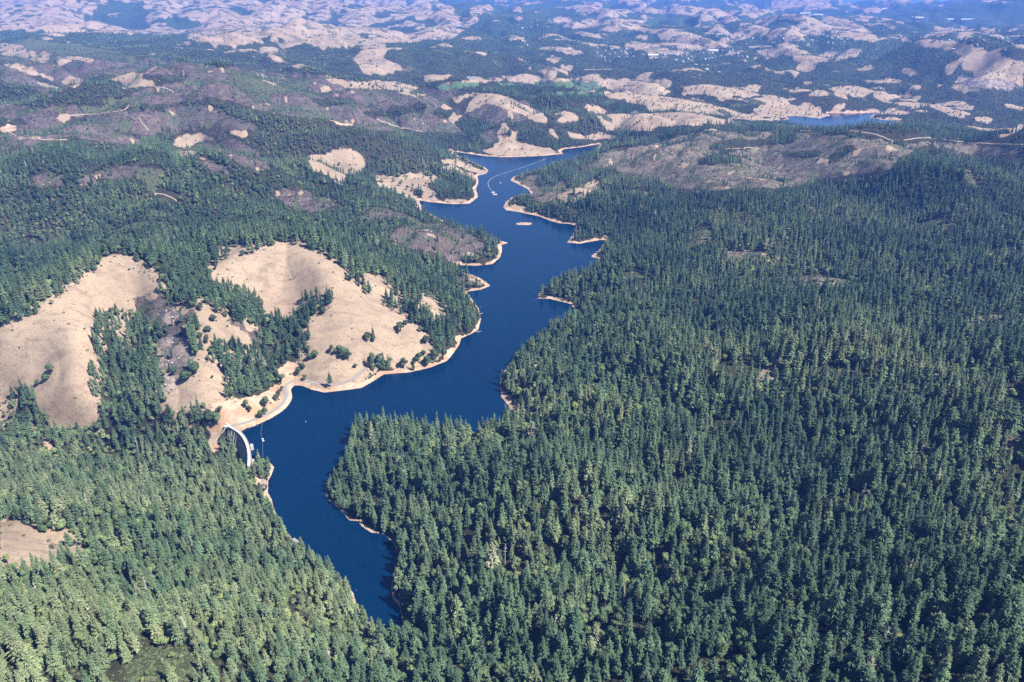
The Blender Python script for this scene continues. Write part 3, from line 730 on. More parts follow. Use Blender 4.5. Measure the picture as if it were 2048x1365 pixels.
def broadleaf(seed, h=17, rad=6, lobes=8, leaves=110, size=.85, trunk=True):
    rnd = random.Random(seed); cr_ = MB(); tr = MB(); cs = []
    for k in range(lobes):
        a = rnd.uniform(0, 6.283); d = rad*.62*math.sqrt(rnd.random()) if k else 0; zz = h*rnd.uniform(.45, .72)-d*.25 if k else h*.72
        cs.append((d*math.cos(a), d*math.sin(a), zz, rad*rnd.uniform(.34, .56)))
    tr.tube([(0, 0, -3), (.1, 0, h*.25), (.3, .2, h*.55)], [h*.03, h*.022, h*.012], 5)
    for x, y, z, r_ in cs[:6]:
        tr.tube([(.1, 0, h*.22), (x*.55, y*.55, z*.75), (x, y, z)], [h*.014, h*.009, .05], 4)
    for x, y, z, r_ in cs:
        leafball(cr_, (x, y, z), r_, leaves, size, rnd)
        n_ = 6; rg = [[(x+math.cos(6.283*j/n_)*r_*.72*q_*rnd.uniform(.8, 1.15), y+math.sin(6.283*j/n_)*r_*.72*q_*rnd.uniform(.8, 1.15), z+r_*w_) for j in range(n_)] for q_, w_ in ((.6, -.45), (1, 0), (.6, .5))]
        cr_.add(rg[0]+rg[1]+rg[2]+[(x, y, z+r_*.68)], [(j+n_*k, (j+1) % n_+n_*k, (j+1) % n_+n_*(k+1), j+n_*(k+1)) for k in (0, 1) for j in range(n_)]+[(2*n_+j, 2*n_+(j+1) % n_, 3*n_) for j in range(n_)])
    return tr, cr_
def snag(seed, h=30):
    rnd = random.Random(seed); tr = MB(); br = MB()
    tr.tube([(0, 0, -4), (.2, .1, h*.5), (.6, .2, h)], [.5, .32, .07], 6)
    for k in range(26):
        z = h*rnd.uniform(.3, .97); a = rnd.uniform(0, 6.283); L = (1.15-z/h)*6*rnd.uniform(.5, 1.1)
        o = Vector((.6*z/h, .2*z/h, z)); d = Vector((math.cos(a), math.sin(a), rnd.uniform(-.1, .5)))
        br.tube([o, o+d*L*.6, o+d*L+Vector((0, 0, -.2*L))], [.17, .11, .03], 3)
        for q_ in range(2):
            a2 = a+rnd.uniform(-1, 1); p = o+d*L*rnd.uniform(.4, .7); br.tube([p, p+Vector((math.cos(a2), math.sin(a2), rnd.uniform(-.2, .5)))*L*.4], [.08, .03], 3)
    return tr, br
def bush(seed, n_=60, r_=1.6):
    rnd = random.Random(seed); mb = MB()
    for k in range(3): leafball(mb, (rnd.uniform(-.9, .9), rnd.uniform(-.9, .9), rnd.uniform(.4, 1.0)), r_*rnd.uniform(.5, .8), n_//3, .55, rnd, .6)
    return mb
def boulder(seed):
    rnd = random.Random(seed); bm = bmesh.new(); bmesh.ops.create_icosphere(bm, subdivisions=2, radius=1)
    for v in bm.verts:
        k = rnd.uniform(.75, 1.15); v.co = Vector((v.co.x*1.3*k, v.co.y*k, v.co.z*.8*k))
    mb = MB(); mb.add([v.co[:] for v in bm.verts], [tuple(v.index for v in f.verts) for f in bm.faces]); bm.free(); return mb
def join(name, pairs):
    """one mesh with several materials, used by the woods that nobody could count"""
    v = []; f = []; mi = []; d = bpy.data.meshes.new(name)
    for i, (mb, m_) in enumerate(pairs):
        k = len(v); v += mb.v; f += [tuple(a+k for a in q_) for q_ in mb.f]; mi += [i]*len(mb.f); d.materials.append(m_)
    d.from_pydata(v, [], f); d.polygons.foreach_set('material_index', mi); d.update(); return d

CON = [conifer(1, 35, 6.3, 24, 8, 4), conifer(2, 38, 5.6, 26, 8, 4, .8, .8), conifer(3, 33, 7.0, 21, 8, 4, .5, .6), conifer(4, 36, 6.1, 22, 7, 4, 1.2, .85, .22), conifer(5, 29, 7.6, 19, 9, 4, .6, .5, .1), conifer(6, 33, 6.8, 20, 7, 4, .4, .62, .3), conifer(7, 31, 5.4, 18, 7, 4, .9, .95, .2)]
CONL = [conifer(11, 34, 6.6, 12, 6, 1), conifer(12, 31, 7.4, 11, 6, 1, .5, .55), conifer(13, 36, 6.2, 12, 6, 1, .5, .75)]
OAK = [broadleaf(21), broadleaf(22, 19, 5.6, 9), broadleaf(23, 15, 6.6, 9), broadleaf(24, 21, 5.2, 8, 120)]
OAKL = [broadleaf(31, 16, 6, 5, 30, 1.5), broadleaf(32, 18, 5.6, 6, 26, 1.5), broadleaf(33, 14, 6.6, 5, 30, 1.6)]
def proto_col(name, meshes):
    c_ = bpy.data.collections.new(name)
    for i, d in enumerate(meshes):
        c_.objects.link(bpy.data.objects.new('%s_%02d' % (name, i), d))
    return c_
C_CON = proto_col('conifer_forms', [join('conifer_form', ((a, M_BARK), (b_, M_CON))) for a, b_ in CON+CONL])
C_OAK = proto_col('broadleaf_forms', [join('broadleaf_form', ((a, M_BARK), (b_, M_OAK))) for a, b_ in OAK+OAKL])
C_SCR = proto_col('scrub_forms', [bush(41).mesh('scrub_form', M_SCR), bush(42, 45, 1.9).mesh('scrub_form', M_SCR), bush(43, 24, 1.7).mesh('scrub_form', M_SCR)])
C_ROC = proto_col('boulder_forms', [boulder(51).mesh('boulder_form', M_ROCK), boulder(52).mesh('boulder_form', M_ROCK)])

def scatter(name, x, y, z, scl, rotz, idx, tint, col_, kind='stuff'):
    me_ = bpy.data.meshes.new(name); N = len(x); me_.vertices.add(N)
    me_.vertices.foreach_set('co', np.stack([x, y, z], 1).astype(np.float32).ravel())
    a = me_.attributes.new('psc', 'FLOAT_VECTOR', 'POINT'); a.data.foreach_set('vector', np.asarray(scl, np.float32).ravel())
    a = me_.attributes.new('prt', 'FLOAT_VECTOR', 'POINT'); r3 = np.zeros((N, 3), np.float32); r3[:, 0] = RNG.normal(0, .03, N); r3[:, 1] = RNG.normal(0, .03, N); r3[:, 2] = rotz; a.data.foreach_set('vector', r3.ravel())
    a = me_.attributes.new('pix', 'INT', 'POINT'); a.data.foreach_set('value', np.asarray(idx, np.int32))
    a = me_.attributes.new('tint', 'FLOAT', 'POINT'); a.data.foreach_set('value', np.asarray(tint, np.float32))
    o = bpy.data.objects.new(name, me_); COL.objects.link(o); o['kind'] = kind
    g = bpy.data.node_groups.new(name+'_nodes', 'GeometryNodeTree')
    g.interface.new_socket('Geometry', in_out='INPUT', socket_type='NodeSocketGeometry'); g.interface.new_socket('Geometry', in_out='OUTPUT', socket_type='NodeSocketGeometry')
    gi = g.nodes.new('NodeGroupInput'); go = g.nodes.new('NodeGroupOutput'); ip = g.nodes.new('GeometryNodeInstanceOnPoints'); ci_ = g.nodes.new('GeometryNodeCollectionInfo')
    ci_.inputs[0].default_value = col_; ci_.inputs[1].default_value = True; ci_.inputs[2].default_value = True; ip.inputs['Pick Instance'].default_value = True
    for nm, ty, sock in (('psc', 'FLOAT_VECTOR', 'Scale'), ('prt', 'FLOAT_VECTOR', 'Rotation'), ('pix', 'INT', 'Instance Index')):
        na = g.nodes.new('GeometryNodeInputNamedAttribute'); na.data_type = ty; na.inputs['Name'].default_value = nm
        src = na.outputs['Attribute']
        if sock == 'Rotation':
            er = g.nodes.new('FunctionNodeEulerToRotation'); g.links.new(src, er.inputs[0]); src = er.outputs[0]
        g.links.new(src, ip.inputs[sock])
    g.links.new(gi.outputs[0], ip.inputs['Points']); g.links.new(ci_.outputs[0], ip.inputs['Instance']); g.links.new(ip.outputs[0], go.inputs[0])
    md = o.modifiers.new('scatter', 'NODES'); md.node_group = g
    return o

# ------------------------------------------------------------------ far town, clubhouse, trails (sites first, so trees leave them room)
CLEAR = np.zeros(X.shape, bool)
def clear(x, y, rad):
    r = math.hypot(x, y); a = math.atan2(x, y); i0 = np.searchsorted(rr, r-rad); i1 = np.searchsorted(rr, r+rad)+1; j = (a-TH0)/(TH1-TH0)*(NT-1); dj = rad/r/(TH1-TH0)*(NT-1)+1
    CLEAR[max(0, i0):i1, max(0, int(j-dj)):int(j+dj)+1] = True
M_WALL = simple_mat('pale_render_wall', (.36, .34, .32), .8, .06, .2); M_ROOF = simple_mat('grey_roof', (.2, .19, .19), .8, .15, .2); M_WROOF = simple_mat('white_roof', (.38, .38, .39), .7, .04, .1)
def house_mesh(w, d, h, roof):
    mb = MB(); mb.box((0, 0, h/2-2), (w, d, h+4)); rf = MB(); a, b_ = w/2+.6, d/2+.6
    rf.add([(-a, -b_, h), (a, -b_, h), (a, b_, h), (-a, b_, h), (-a, 0, h+d*.3), (a, 0, h+d*.3)], [(0, 1, 5, 4), (2, 3, 4, 5), (0, 4, 3), (1, 2, 5), (3, 2, 1, 0)])
    mb.add([(-1.2, -d/2-.1, 0), (1.2, -d/2-.1, 0), (1.2, -d/2-.1, 2.4), (-1.2, -d/2-.1, 2.4)], [(0, 1, 2, 3)])
    return mb.mesh('house_wall', M_WALL), rf.mesh('house_roof', roof)
HM = [house_mesh(18, 12, 6, M_ROOF), house_mesh(22, 13, 7, M_WROOF), house_mesh(15, 11, 8, M_ROOF)]
TOWN = [(1190, 1500, 98, 120, 95, 'the near valley town'), (1340, 1480, 58, 96, 45, 'the slopes above the valley town'), (1350, 1450, 118, 150, 14, 'the woods below the valley town'), (1030, 1200, 40, 95, 22, 'the hills left of the town'),
        (1500, 1700, 68, 100, 40, 'the town right of the valley'), (1820, 2046, 52, 92, 48, 'the far right plain'), (1620, 1860, 26, 46, 26, 'the far plain')]
hid = 0
for x0, x1, y0, y1, n_, wh in TOWN:
    for k in range(n_):
        x, y, z = hit(random.uniform(x0, x1), random.gauss((y0+y1)/2, (y1-y0)/3.4))
        if math.hypot(x, y) > 16000: continue
        q_ = HM[random.choice((0, 1, 1, 2))]; o = empty('house', (x, y, z), random.uniform(0, 3.14)); sc1 = random.uniform(.6, 1.15); o.scale = (sc1, sc1, sc1)
        for nm, d_ in (('wall', q_[0]), ('roof', q_[1])):
            c_ = bpy.data.objects.new(nm, d_); COL.objects.link(c_); c_.parent = o
        tag(o, 'tiny pale house among trees in '+wh, 'house', 'houses in '+wh); clear(x, y, 16)
for nm, a, b_, w, d, h, rz, lab in (('warehouse', 1610, 28, 200, 45, 10, .1, 'long white commercial building, left in the far upper right plain'), ('warehouse', 1636, 31, 150, 45, 10, 0, 'long white commercial building, right of another on the upper right plain'),
        ('warehouse', 1768, 19, 100, 40, 10, .1, 'white commercial building alone near the far top right'), ('warehouse', 1838, 37, 130, 40, 9, 0, 'short white building left of the long pale ones at far right'), ('warehouse', 1903, 41, 150, 30, 9, 0, 'pale building left of the longest strip at far right'),
        ('warehouse', 1935, 41, 200, 26, 9, 0, 'longest pale building strip on the far right plain'), ('warehouse', 1306, 112, 90, 26, 7, .1, 'largest white building in the valley town'), ('warehouse', 1425, 103, 100, 30, 7, 0, 'long white building right in the valley town'),
        ('warehouse', 918, 53, 60, 20, 8, .1, 'lone pale building on the tan ridge at top centre'), ('clubhouse', 944, 158, 60, 15, 7, .05, 'long low clubhouse at the left end of the green golf course')):
    x, y, z = hit(a, b_); wl, rf = house_mesh(w, d, h, M_WROOF if nm == 'warehouse' else M_ROOF); o = empty(nm, (x, y, z), rz)
    for n2, d_ in (('wall', wl), ('roof', rf)):
        c_ = bpy.data.objects.new(n2, d_); COL.objects.link(c_); c_.parent = o
    o.scale = (1, 1, 1) if d < 40 else (1, 1, .8); tag(o, lab, 'building'); clear(x, y, w*.5)
M_DIRT = simple_mat('pale_dirt_track', (.23, .185, .14), .95, .15, .05); M_ASPH = simple_mat('road_asphalt', (.19, .185, .18), .9, .15, .3)
def ribbon(name, line, w, z_, m_):
    t_ = np.gradient(line, axis=0); t_ /= np.hypot(*t_.T)[:, None]+1e-9; nn = np.stack([-t_[:, 1], t_[:, 0]], 1); v = []; f = []
    for k, (p, q_) in enumerate(zip(line, nn)):
        for s1 in (-1, -.33, .33, 1):
            a = p+q_*w*.5*s1; zz = z_[k] if z_ is not None else gz(a[0], a[1])+.5
            v.append((a[0], a[1], zz))
        if k: b0 = 4*(k-1); f += [(b0+j, b0+j+1, b0+j+5, b0+j+4) for j in range(3)]
    mb = MB(); mb.add(v, f); o = mb.build(name, m_); o['kind'] = 'structure'; return o
TRAILS = """6:1700,262 1735,267 1759,272 1783,284 1810,282 1844,276 1879,278 1930,286 1981,289 2060,291
5:1594,267 1615,270 1634,267
6:113,238 144,233 192,229 233,224 253,221 258,212
5:277,236 284,248 298,262
6:17,265 31,272 48,276 65,279 92,281 134,281
5:246,178 290,172 322,176 342,181 356,190
7:674,164 715,168 753,170 790,171 808,181 821,192
9:219,91 308,92 360,96 428,102
5:308,388 328,390 342,395 354,404
3.5:219,524 246,530 274,544 294,555 315,569
8:753,241 787,253 811,258 845,265
5:290,150 305,140 322,130
5:1450,300 1500,296 1530,301"""
for s_ in TRAILS.split('\n'):
    w, s1 = s_.split(':'); q_ = pp(s1); pts = []
    for (a, b_) in smooth_line(q_, 5):
        x, y, _z = hit(a, b_)
        if not pts or math.hypot(x-pts[-1][0], y-pts[-1][1]) < 500: pts.append((x, y))
    line = smooth_line(np.array(pts), 9); ribbon('dirt_track', line, float(w)*.75, None, M_DIRT)
    for p in line[::1]: clear(p[0], p[1], 8)
M_PARA = simple_mat('dam_concrete', (.36, .34, .32), .85, .12, .3)
for (line, z), nm in zip(roads, ('lakeside_road', 'lakeside_road')):
    if nm and line is roads[0][0]: ribbon(nm, line, 6.0, z+.02, M_ASPH)
    else:
        for c0 in ((603, 1084), (521, 962)):
            cc_ = np.array(P(*c0, 6)); k = np.nonzero(np.hypot(*(line-cc_).T) < 22)[0]
            if len(k) > 2: ribbon(nm, line[k[0]:k[-1]+1], 6.0, np.array([gz(*line[j]) for j in k])+.6, M_ASPH)

# ------------------------------------------------------------------ where the trees stand
def grid_pts(r0, r1, s_, amax=52):
    n_ = int(2*r1/s_)+2; gx, gy = np.meshgrid(np.arange(-n_//2, n_//2), np.arange(0, n_)); gx = gx.ravel()*s_; gy = gy.ravel()*s_
    gx = gx+RNG.uniform(-.46, .46, gx.shape)*s_; gy = gy+RNG.uniform(-.46, .46, gy.shape)*s_
    r = np.hypot(gx, gy); a = np.abs(np.arctan2(gx, gy)); k = (r >= r0) & (r < r1) & (a < R(amax)) & (gy > 0)
    px, _, _ = proj(gx, gy, 60.0)
    k &= (np.abs(px-1024) < 1024+260)
    return gx[k], gy[k]
cand = []
for r0, r1, s_, k in ((330, 1500, 8.9, 1.06), (1500, 2900, 10.6, 1.02), (2900, 4600, 12.5, 1.0), (4600, 7000, 18, 1.15), (7000, 10500, 28, 1.5)):
    x, y = grid_pts(r0, r1, s_); cand.append((x, y, np.full(x.shape, k)))
tx, ty, tk = (np.concatenate(c_) for c_ in zip(*cand))
tz = sample(Z, tx, ty); tr_ = np.hypot(tx, ty); cls = sample_near(CL, tx, ty); ds = sample_near(DS, tx, ty); d2 = sample_near(D2, tx, ty)
u = RNG.random(len(tx)); px, py, dep = proj(tx, ty, tz)
clump = pn(tx/35, ty/35, 61); clump2 = pn(tx/110, ty/110, 62)
pr = np.where(cls == FOREST, np.where(tr_ < 4600, .93+.0*clump, .85), 0)
pr = np.where((cls == FOREST) & (clump2 < -.5), .5, pr)
pr = np.where((cls == FOREST) & (tr_ < 1500) & (px > 720), pr*.8, pr)
pr = np.where(cls == BRUSH, np.where(clump > .2, .30, .05), pr)
pr = np.where(cls == CHAP, np.where(clump > np.where(px < 950, .12, .3), .5, np.where(px < 950, .09, .05)), pr)
pr = np.where(cls == ROCK, .05, pr)
pr = np.where((cls == GRASS) & (tr_ > 2700), np.where(clump > .38, .33, .02), pr)
pr = np.where((cls == GRASS) & (tr_ > 4200) & (px > 1150) & (py > 140), np.where(clump > .1, .35, .06), pr)
pr = np.where(cls == GOLF, np.where(clump > .3, .5, .02), pr)
keep = (u < pr) & (ds > np.maximum(sample_near(bw, tx, ty)+1.5, 4)) & (d2 > 16) & (sample_near(RD, tx, ty) > 8)
dam_c = P(488, 882, 0)
keep &= ~sample_near(CLEAR, tx, ty)
crest0 = smooth_line(np.array(P(*pp("458,853 468,858 479,865 488,875 494,887 498,901 499,916 498,932").T, DECK)).T, 4)
for k_c, q_ in enumerate(crest0): keep &= np.hypot(tx-q_[0], ty-q_[1]) > 8
VIEWD = pp("455,850 478,868 492,885 495,902 484,906 472,896 463,875"); _a, _b, _ = proj(tx, ty, tz+30); _c, _d, _ = proj(tx, ty, tz+15)
keep &= ~(((in_poly(VIEWD, _a, _b)) | in_poly(VIEWD, _c, _d) | in_poly(VIEWD, px, py)) & (tr_ < 1500))
x_, y_, z_ = tx[keep], ty[keep], tz[keep]; r_ = tr_[keep]; cl_ = cls[keep]; k_ = tk[keep]; ds_ = ds[keep]; px_, py_ = px[keep], py[keep]; N = len(x_)
mixn = pn(x_/240, y_/240, 63)+.4*pn(x_/60, y_/60, 64)
bro = np.where(r_ > 4300, .88, .22+.35*sm(-.1, .6, mixn)); bro = np.where((px_ < 850) & (py_ < 470) & (r_ < 4300), .5, bro)
bro = np.where((px_ > 1150) & (py_ < 520) & (r_ < 4300), .14, bro); bro = np.where(cl_ == GRASS, .95, bro); bro = np.where((cl_ == BRUSH) | (cl_ == CHAP), .5, bro)
bro = np.where((px_ > 950) & (px_ < 1350) & (py_ > 600) & (py_ < 850), .5, bro)
isb = RNG.random(N) < bro
sc = np.clip(RNG.normal(.88, .19, N), .42, 1.32)*np.where(isb, 1.0, 1.0)*(1+.18*pn(x_/150, y_/150, 65))
sc = np.where((cl_ == BRUSH) | (cl_ == CHAP) | (cl_ == ROCK), sc*.6, sc); sc = np.where(r_ > 4300, sc*.72, sc)*k_
sc = np.where((r_ < 1500) & (px_ < 700) & (py_ > 860), sc*.86, sc)
sc = np.where((py_ < 470) & (r_ < 4400), sc*.85, sc)
sc = np.where((ds_ < 22) & (r_ > 1250), sc*.85, sc)
sc = np.where((r_ < 1500) & (px_ > 640), sc*1.12, sc)
WQ = (sample_near(wnx*ws, x_, y_), sample_near(wny*ws, x_, y_))
# trees never stand where their tops would hide the grass, beaches and water the photo shows
ht = np.where(isb, 17, 33.5)*sc
vb = sample_near(vis, x_, y_)
def blocks(frac):
    a, b_, _ = proj(x_, y_, z_+ht*frac); return np.where(vb, multi(MASK_P, a+WQ[0], b_+WQ[1]), in_poly(LAKE_VIS, a, b_))
bad = (blocks(.9) | blocks(.55)) & ~multi(WOOD_P, px_+WQ[0], py_+WQ[1]) & (cl_ != GRASS) & (r_ < 6500)
inmask_base = multi(MASK_P, px_+WQ[0], py_+WQ[1]) & vb
tc0, tc1, _ = proj(x_, y_, z_+ht*.7)
inchap = (cl_ == FOREST) & vb & (r_ < 5200) & (r_ > 1900) & multi(CHAP_P, tc0+WQ[0], tc1+WQ[1]) & ~multi(WOOD_P, tc0, tc1)
small = bad & (RNG.random(N) < .5) & ~inmask_base
sc = np.where(small, sc*.45, sc); isb |= small; ht = np.where(isb, 17, 33.5)*sc
bad = inchap | (blocks(.9) | (inmask_base & (cl_ != GRASS))) & ~multi(WOOD_P, px_+WQ[0], py_+WQ[1]) & (cl_ != GRASS) & (r_ < 6500)
ok = ~(bad | inchap)
x_, y_, z_, r_, cl_, px_, py_, isb, sc, ht, ds_ = (a[ok] for a in (x_, y_, z_, r_, cl_, px_, py_, isb, sc, ht, ds_)); N = len(x_)
tint = np.clip(.42+.42*pn(x_/300, y_/300, 66)+.28*pn(x_/60, y_/60, 67)+RNG.normal(0, .13, N), 0, 1)
tint = np.where((px_ < 800) & (py_ > 900), tint+.14, tint); tint = np.where(RNG.random(N) < .006, 1.0, np.clip(tint, 0, .93))
rot = RNG.random(N)*6.283
asx = sc*RNG.uniform(.85, 1.2, N); scl3 = np.stack([asx, asx, sc], 1)
lod = r_ > 2600
idx = np.where(isb, np.where(lod, 4+RNG.integers(0, 3, N), RNG.integers(0, 4, N)), np.where(lod, 7+RNG.integers(0, 3, N), RNG.integers(0, 7, N)))
#print('trees', N, 'broadleaf', isb.sum())

# ------------------------------------------------------------------ trees built one by one: the ones that show largest
CON_M = [(a.mesh('conifer_trunk', M_BARK), b_.mesh('conifer_crown', M_CON)) for a, b_ in CON]
OAK_M = [(a.mesh('broadleaf_trunk', M_BARK), b_.mesh('broadleaf_crown', M_OAK)) for a, b_ in OAK]
def single_tree(name, meshes, loc, rz, s3, tnt, label, cat, group, crown='crown'):
    o = empty(name, loc, rz); o.scale = s3
    a = bpy.data.objects.new('trunk', meshes[0]); c_ = bpy.data.objects.new(crown, meshes[1])
    for p in (a, c_): COL.objects.link(p); p.parent = o
    c_['tint'] = float(tnt); tag(o, label, cat, group); return o
_, pyt, dept = proj(x_, y_, z_+ht); app = (py_-pyt)*np.where(isb, 1.6, 1)
inf = (px_ > 12) & (px_ < 2036) & (pyt < 1345) & (pyt > 0)
pxm = px_; 
def tone_word(v): return 'yellowish green' if v > .72 else 'mid green' if v > .45 else 'dark green' if v > .25 else 'blackish green'
def band(px, py):
    h_ = 'far left' if px < 340 else 'left' if px < 700 else 'centre left' if px < 1024 else 'centre right' if px < 1370 else 'right' if px < 1710 else 'far right'
    v_ = 'along the bottom edge' if py > 1290 else 'just above the bottom edge' if py > 1210 else 'in the lower forest'
    return '%s at %s' % (v_, h_)
used = np.zeros(N, bool)
for flag, meshes, name, cat, n_max in ((False, CON_M, 'conifer_tree', 'conifer', 300), (True, OAK_M, 'broadleaf_tree', 'broadleaf tree', 215)):
    c_ = np.nonzero((isb == flag) & inf & ~lod)[0]; c_ = c_[np.argsort(-app[c_])][:n_max]; used[c_] = True
    for i in c_:
        size = 'tall' if sc[i] > .98 else 'short' if sc[i] < .72 else 'mid-sized'
        word = 'conifer' if not flag else 'broadleaf tree'
        wh = band(px_[i], pyt[i])
        single_tree(name, meshes[idx[i]], (x_[i], y_[i], z_[i]-.3), rot[i], scl3[i], tint[i],
                    '%s %s %s %s' % (size, tone_word(tint[i]), word, wh), cat,
                    ('conifers of the lower forest' if not flag else 'broadleaf trees of the lower forest')+' '+wh)
rest = ~used
for flag, name, cc in ((False, 'conifer_forest', C_CON), (True, 'broadleaf_forest', C_OAK)):
    k = rest & (isb == flag)
    scatter(name, x_[k], y_[k], z_[k]-.3, scl3[k], rot[k], idx[k], tint[k], cc)

LONE = """103,751,.75,on the tan hill at the far left, upper of a pair|93,763,.6,on the tan hill at the far left, lower of a pair|76,771,.45,alone at the lower left of the far left tan hill
747,676,.85,at the middle of the right tan hill, taller|737,682,.7,at the middle of the right tan hill, left of a taller one|748,684,.5,at the middle of the right tan hill, lowest of three
802,662,.75,high on the right tan hill above the lake, tallest of three|812,652,.5,on the right tan hill above the lake, rightmost of three|797,668,.4,on the right tan hill above the lake, smallest of three
630,716,.7,at the foot of the right tan hill, left of the big clump|620,722,.6,at the left foot of the right tan hill|664,706,.55,in the row on the lower tan slope, leftmost|678,712,.75,in the row on the lower tan slope, second from the left|688,716,.9,in the row on the lower tan slope, tallest|697,722,.7,in the row on the lower tan slope, rightmost
661,775,1.0,beside the lake road at the foot of the tan hill|609,762,.5,beside the road bend by the water|598,750,.6,above the road bend by the water|563,768,.75,on bare ground left of the road bend|605,742,.6,under the wood at the left foot of the tan hill
533,815,.8,on the orange road cut, right of centre|493,818,.55,in the middle of the orange road cut, upper|499,826,.5,in the middle of the orange road cut, lower|522,836,.6,between the road and the shore near the dam, lower|531,830,.5,between the road and the shore near the dam, upper|558,796,.5,above the road where it turns, upper|554,803,.5,above the road where it turns, lower|565,783,.4,left of the road before the bend
418,832,.5,on the left end of the orange road cut|427,848,.9,in the clump left of the dam, tallest|436,852,.8,in the clump left of the dam, rightmost|420,850,.7,in the clump left of the dam, second from the left|411,848,.55,in the clump left of the dam, leftmost|440,829,.5,on the orange cut above the clump left of the dam
808,738,.8,on the shore below the tan hill, west of three|827,742,.7,on the shore below the tan hill, round and squat|838,728,.8,on the shore below the tan hill, upper|855,732,.9,on the shore below the tan hill, east|852,690,.75,on the right end of the tan hill, upper|848,712,.5,on the right end of the tan hill, middle|827,730,.4,between larger trees on the shore below the tan hill|868,720,.8,by the beach at the east end of the tan hill|711,738,.4,alone near the lake road, very small
487,514,.5,on the grassy saddle left of the right tan hill|458,512,.6,on the upper left end of the right tan hill|433,541,.4,low on the saddle left of the right tan hill|404,622,.6,on the narrow tan strip, topmost|427,645,.6,on the narrow tan strip, upper right|418,668,.6,on the narrow tan strip, right of centre|416,688,.5,on the narrow tan strip, lower right|413,680,.4,on the narrow tan strip, between two larger
341,745,.7,among the rocks below the grey outcrop, left|351,750,.6,among the rocks below the grey outcrop, right|372,765,.95,on the tan slope below the grey outcrop, larger|393,748,.95,on the tan slope right of the grey outcrop|325,770,.6,left below the grey outcrop|425,758,.25,tiny, on the lower end of the narrow tan strip
679,332,.5,on the upper tan clearing left of the lake|700,345,.5,beside the upper tan clearing left of the lake|790,388,.5,on the tan slope left of the upper lake, left|800,372,.6,on the tan slope left of the upper lake, upper|815,380,.55,on the tan slope left of the upper lake, middle|862,362,.6,on the tan slope left of the upper lake, right|862,396,.35,alone on the pale slope above the beach"""
lone = []
for ent in LONE.replace('\n', '|').split('|'):
    a, b_, s_, wh = ent.split(',', 3); lone.append((float(a), float(b_), float(s_), wh))
for i, (a, b_, s_, wh) in enumerate(lone):
    x, y, z = hit(a, b_); con = i % 4 == 3 and s_ > .6
    base = CON_M if con else OAK_M; k = random.randrange(len(base)); s1 = s_*(1.0 if con else 1.85)
    single_tree('conifer_tree' if con else 'broadleaf_tree', base[k], (x, y, z-.3), random.uniform(0, 6.28), (s1*1.15, s1*1.15, s1), .05 if i % 3 else .18,
                ('dark conical tree ' if con else 'dark rounded oak ')+wh, 'conifer' if con else 'broadleaf tree', 'lone trees on the grass slopes')

SN_M = [(a.mesh('snag_trunk', M_DEAD), b_.mesh('snag_branches', M_DEAD)) for a, b_ in (snag(1), snag(2, 26), snag(3, 34))]
SNAG = "1805,925 1838,915 1712,960 1722,1005 1794,1160 1808,1172 1665,1205 1540,1180 1110,1275 118,975 108,950 178,1020 228,1000 80,1205 106,1130 292,1010 452,1040 472,738 486,748 500,722 507,740 522,733 318,806 268,870 388,1110 1172,1075 1760,1310 1662,1205 1570,1215 1645,500 1705,545 660,1330 380,1290 1865,1270 1390,1260 1010,1130 1255,1010 560,1130 300,1200 1500,1280 1990,1255".split()
for i, s_ in enumerate(SNAG):
    a, b_ = (float(v) for v in s_.split(',')); x, y, z = hit(a, b_)
    h_ = 'far left' if a < 340 else 'left' if a < 700 else 'centre' if a < 1370 else 'right' if a < 1710 else 'far right'
    vv = 'beside the grey outcrop slope above the dam' if b_ < 870 and a < 700 else 'high in the forest' if b_ < 700 else 'mid-height in the forest' if b_ < 1050 else 'low in the forest' if b_ < 1200 else 'near the bottom edge'
    single_tree('dead_tree', SN_M[i % 3], (x, y, z), random.uniform(0, 6.28), (1, 1, random.uniform(.9, 1.15)), 0, 'bleached leafless dead tree %s, %s' % (vv, h_), 'dead tree', 'dead trees %s %s' % (vv, h_), 'branches')

# scrub and boulders
sx, sy = grid_pts(500, 3300, 6.0); c1 = sample_near(CL, sx, sy); u = RNG.random(len(sx)); cn = pn(sx/25, sy/25, 71)
w_ = np.hypot(sx, sy)
k = (((c1 == CHAP) & (u < .5+.3*cn)) | ((c1 == BRUSH) & (u < .8)) | ((c1 == ROCK) & (u < .2)) | ((c1 == GRASS) & (u < np.where(cn > .3, .03, .004))) | ((c1 == BARE) & (u < .05)) | ((c1 == FOREST) & (u < np.where(w_ < 1700, .5, .2)))) & (sample_near(DS, sx, sy) > 6) & (sample_near(RD, sx, sy) > 6)
ax, ay = sx[k], sy[k]; ac = c1[k]
nx_, ny_ = grid_pts(330, 1600, 3.2); c3 = sample_near(CL, nx_, ny_); u3 = RNG.random(len(nx_)); k3 = ((c3 == BRUSH) & (u3 < .8)) | ((c3 == FOREST) & (u3 < .13) & (sample_near(DS, nx_, ny_) > 6) & (sample_near(RD, nx_, ny_) > 6)); ax = np.concatenate([ax, nx_[k3]]); ay = np.concatenate([ay, ny_[k3]]); ac = np.concatenate([ac, c3[k3]])
bx_, by_ = grid_pts(3300, 6200, 9.5); c2 = sample_near(CL, bx_, by_); u2 = RNG.random(len(bx_))
k2 = (((c2 == CHAP) & (u2 < .45+.35*pn(bx_/70, by_/70, 72))) | ((c2 == BRUSH) & (u2 < .8))) & (sample_near(DS, bx_, by_) > 10) & (sample_near(D2, bx_, by_) > 16)
ax = np.concatenate([ax, bx_[k2]]); ay = np.concatenate([ay, by_[k2]]); ac = np.concatenate([ac, c2[k2]]); NS = len(ax)
s_ = RNG.uniform(.6, 1.5, NS)*np.where(np.hypot(ax, ay) > 3300, 1.7, 1)
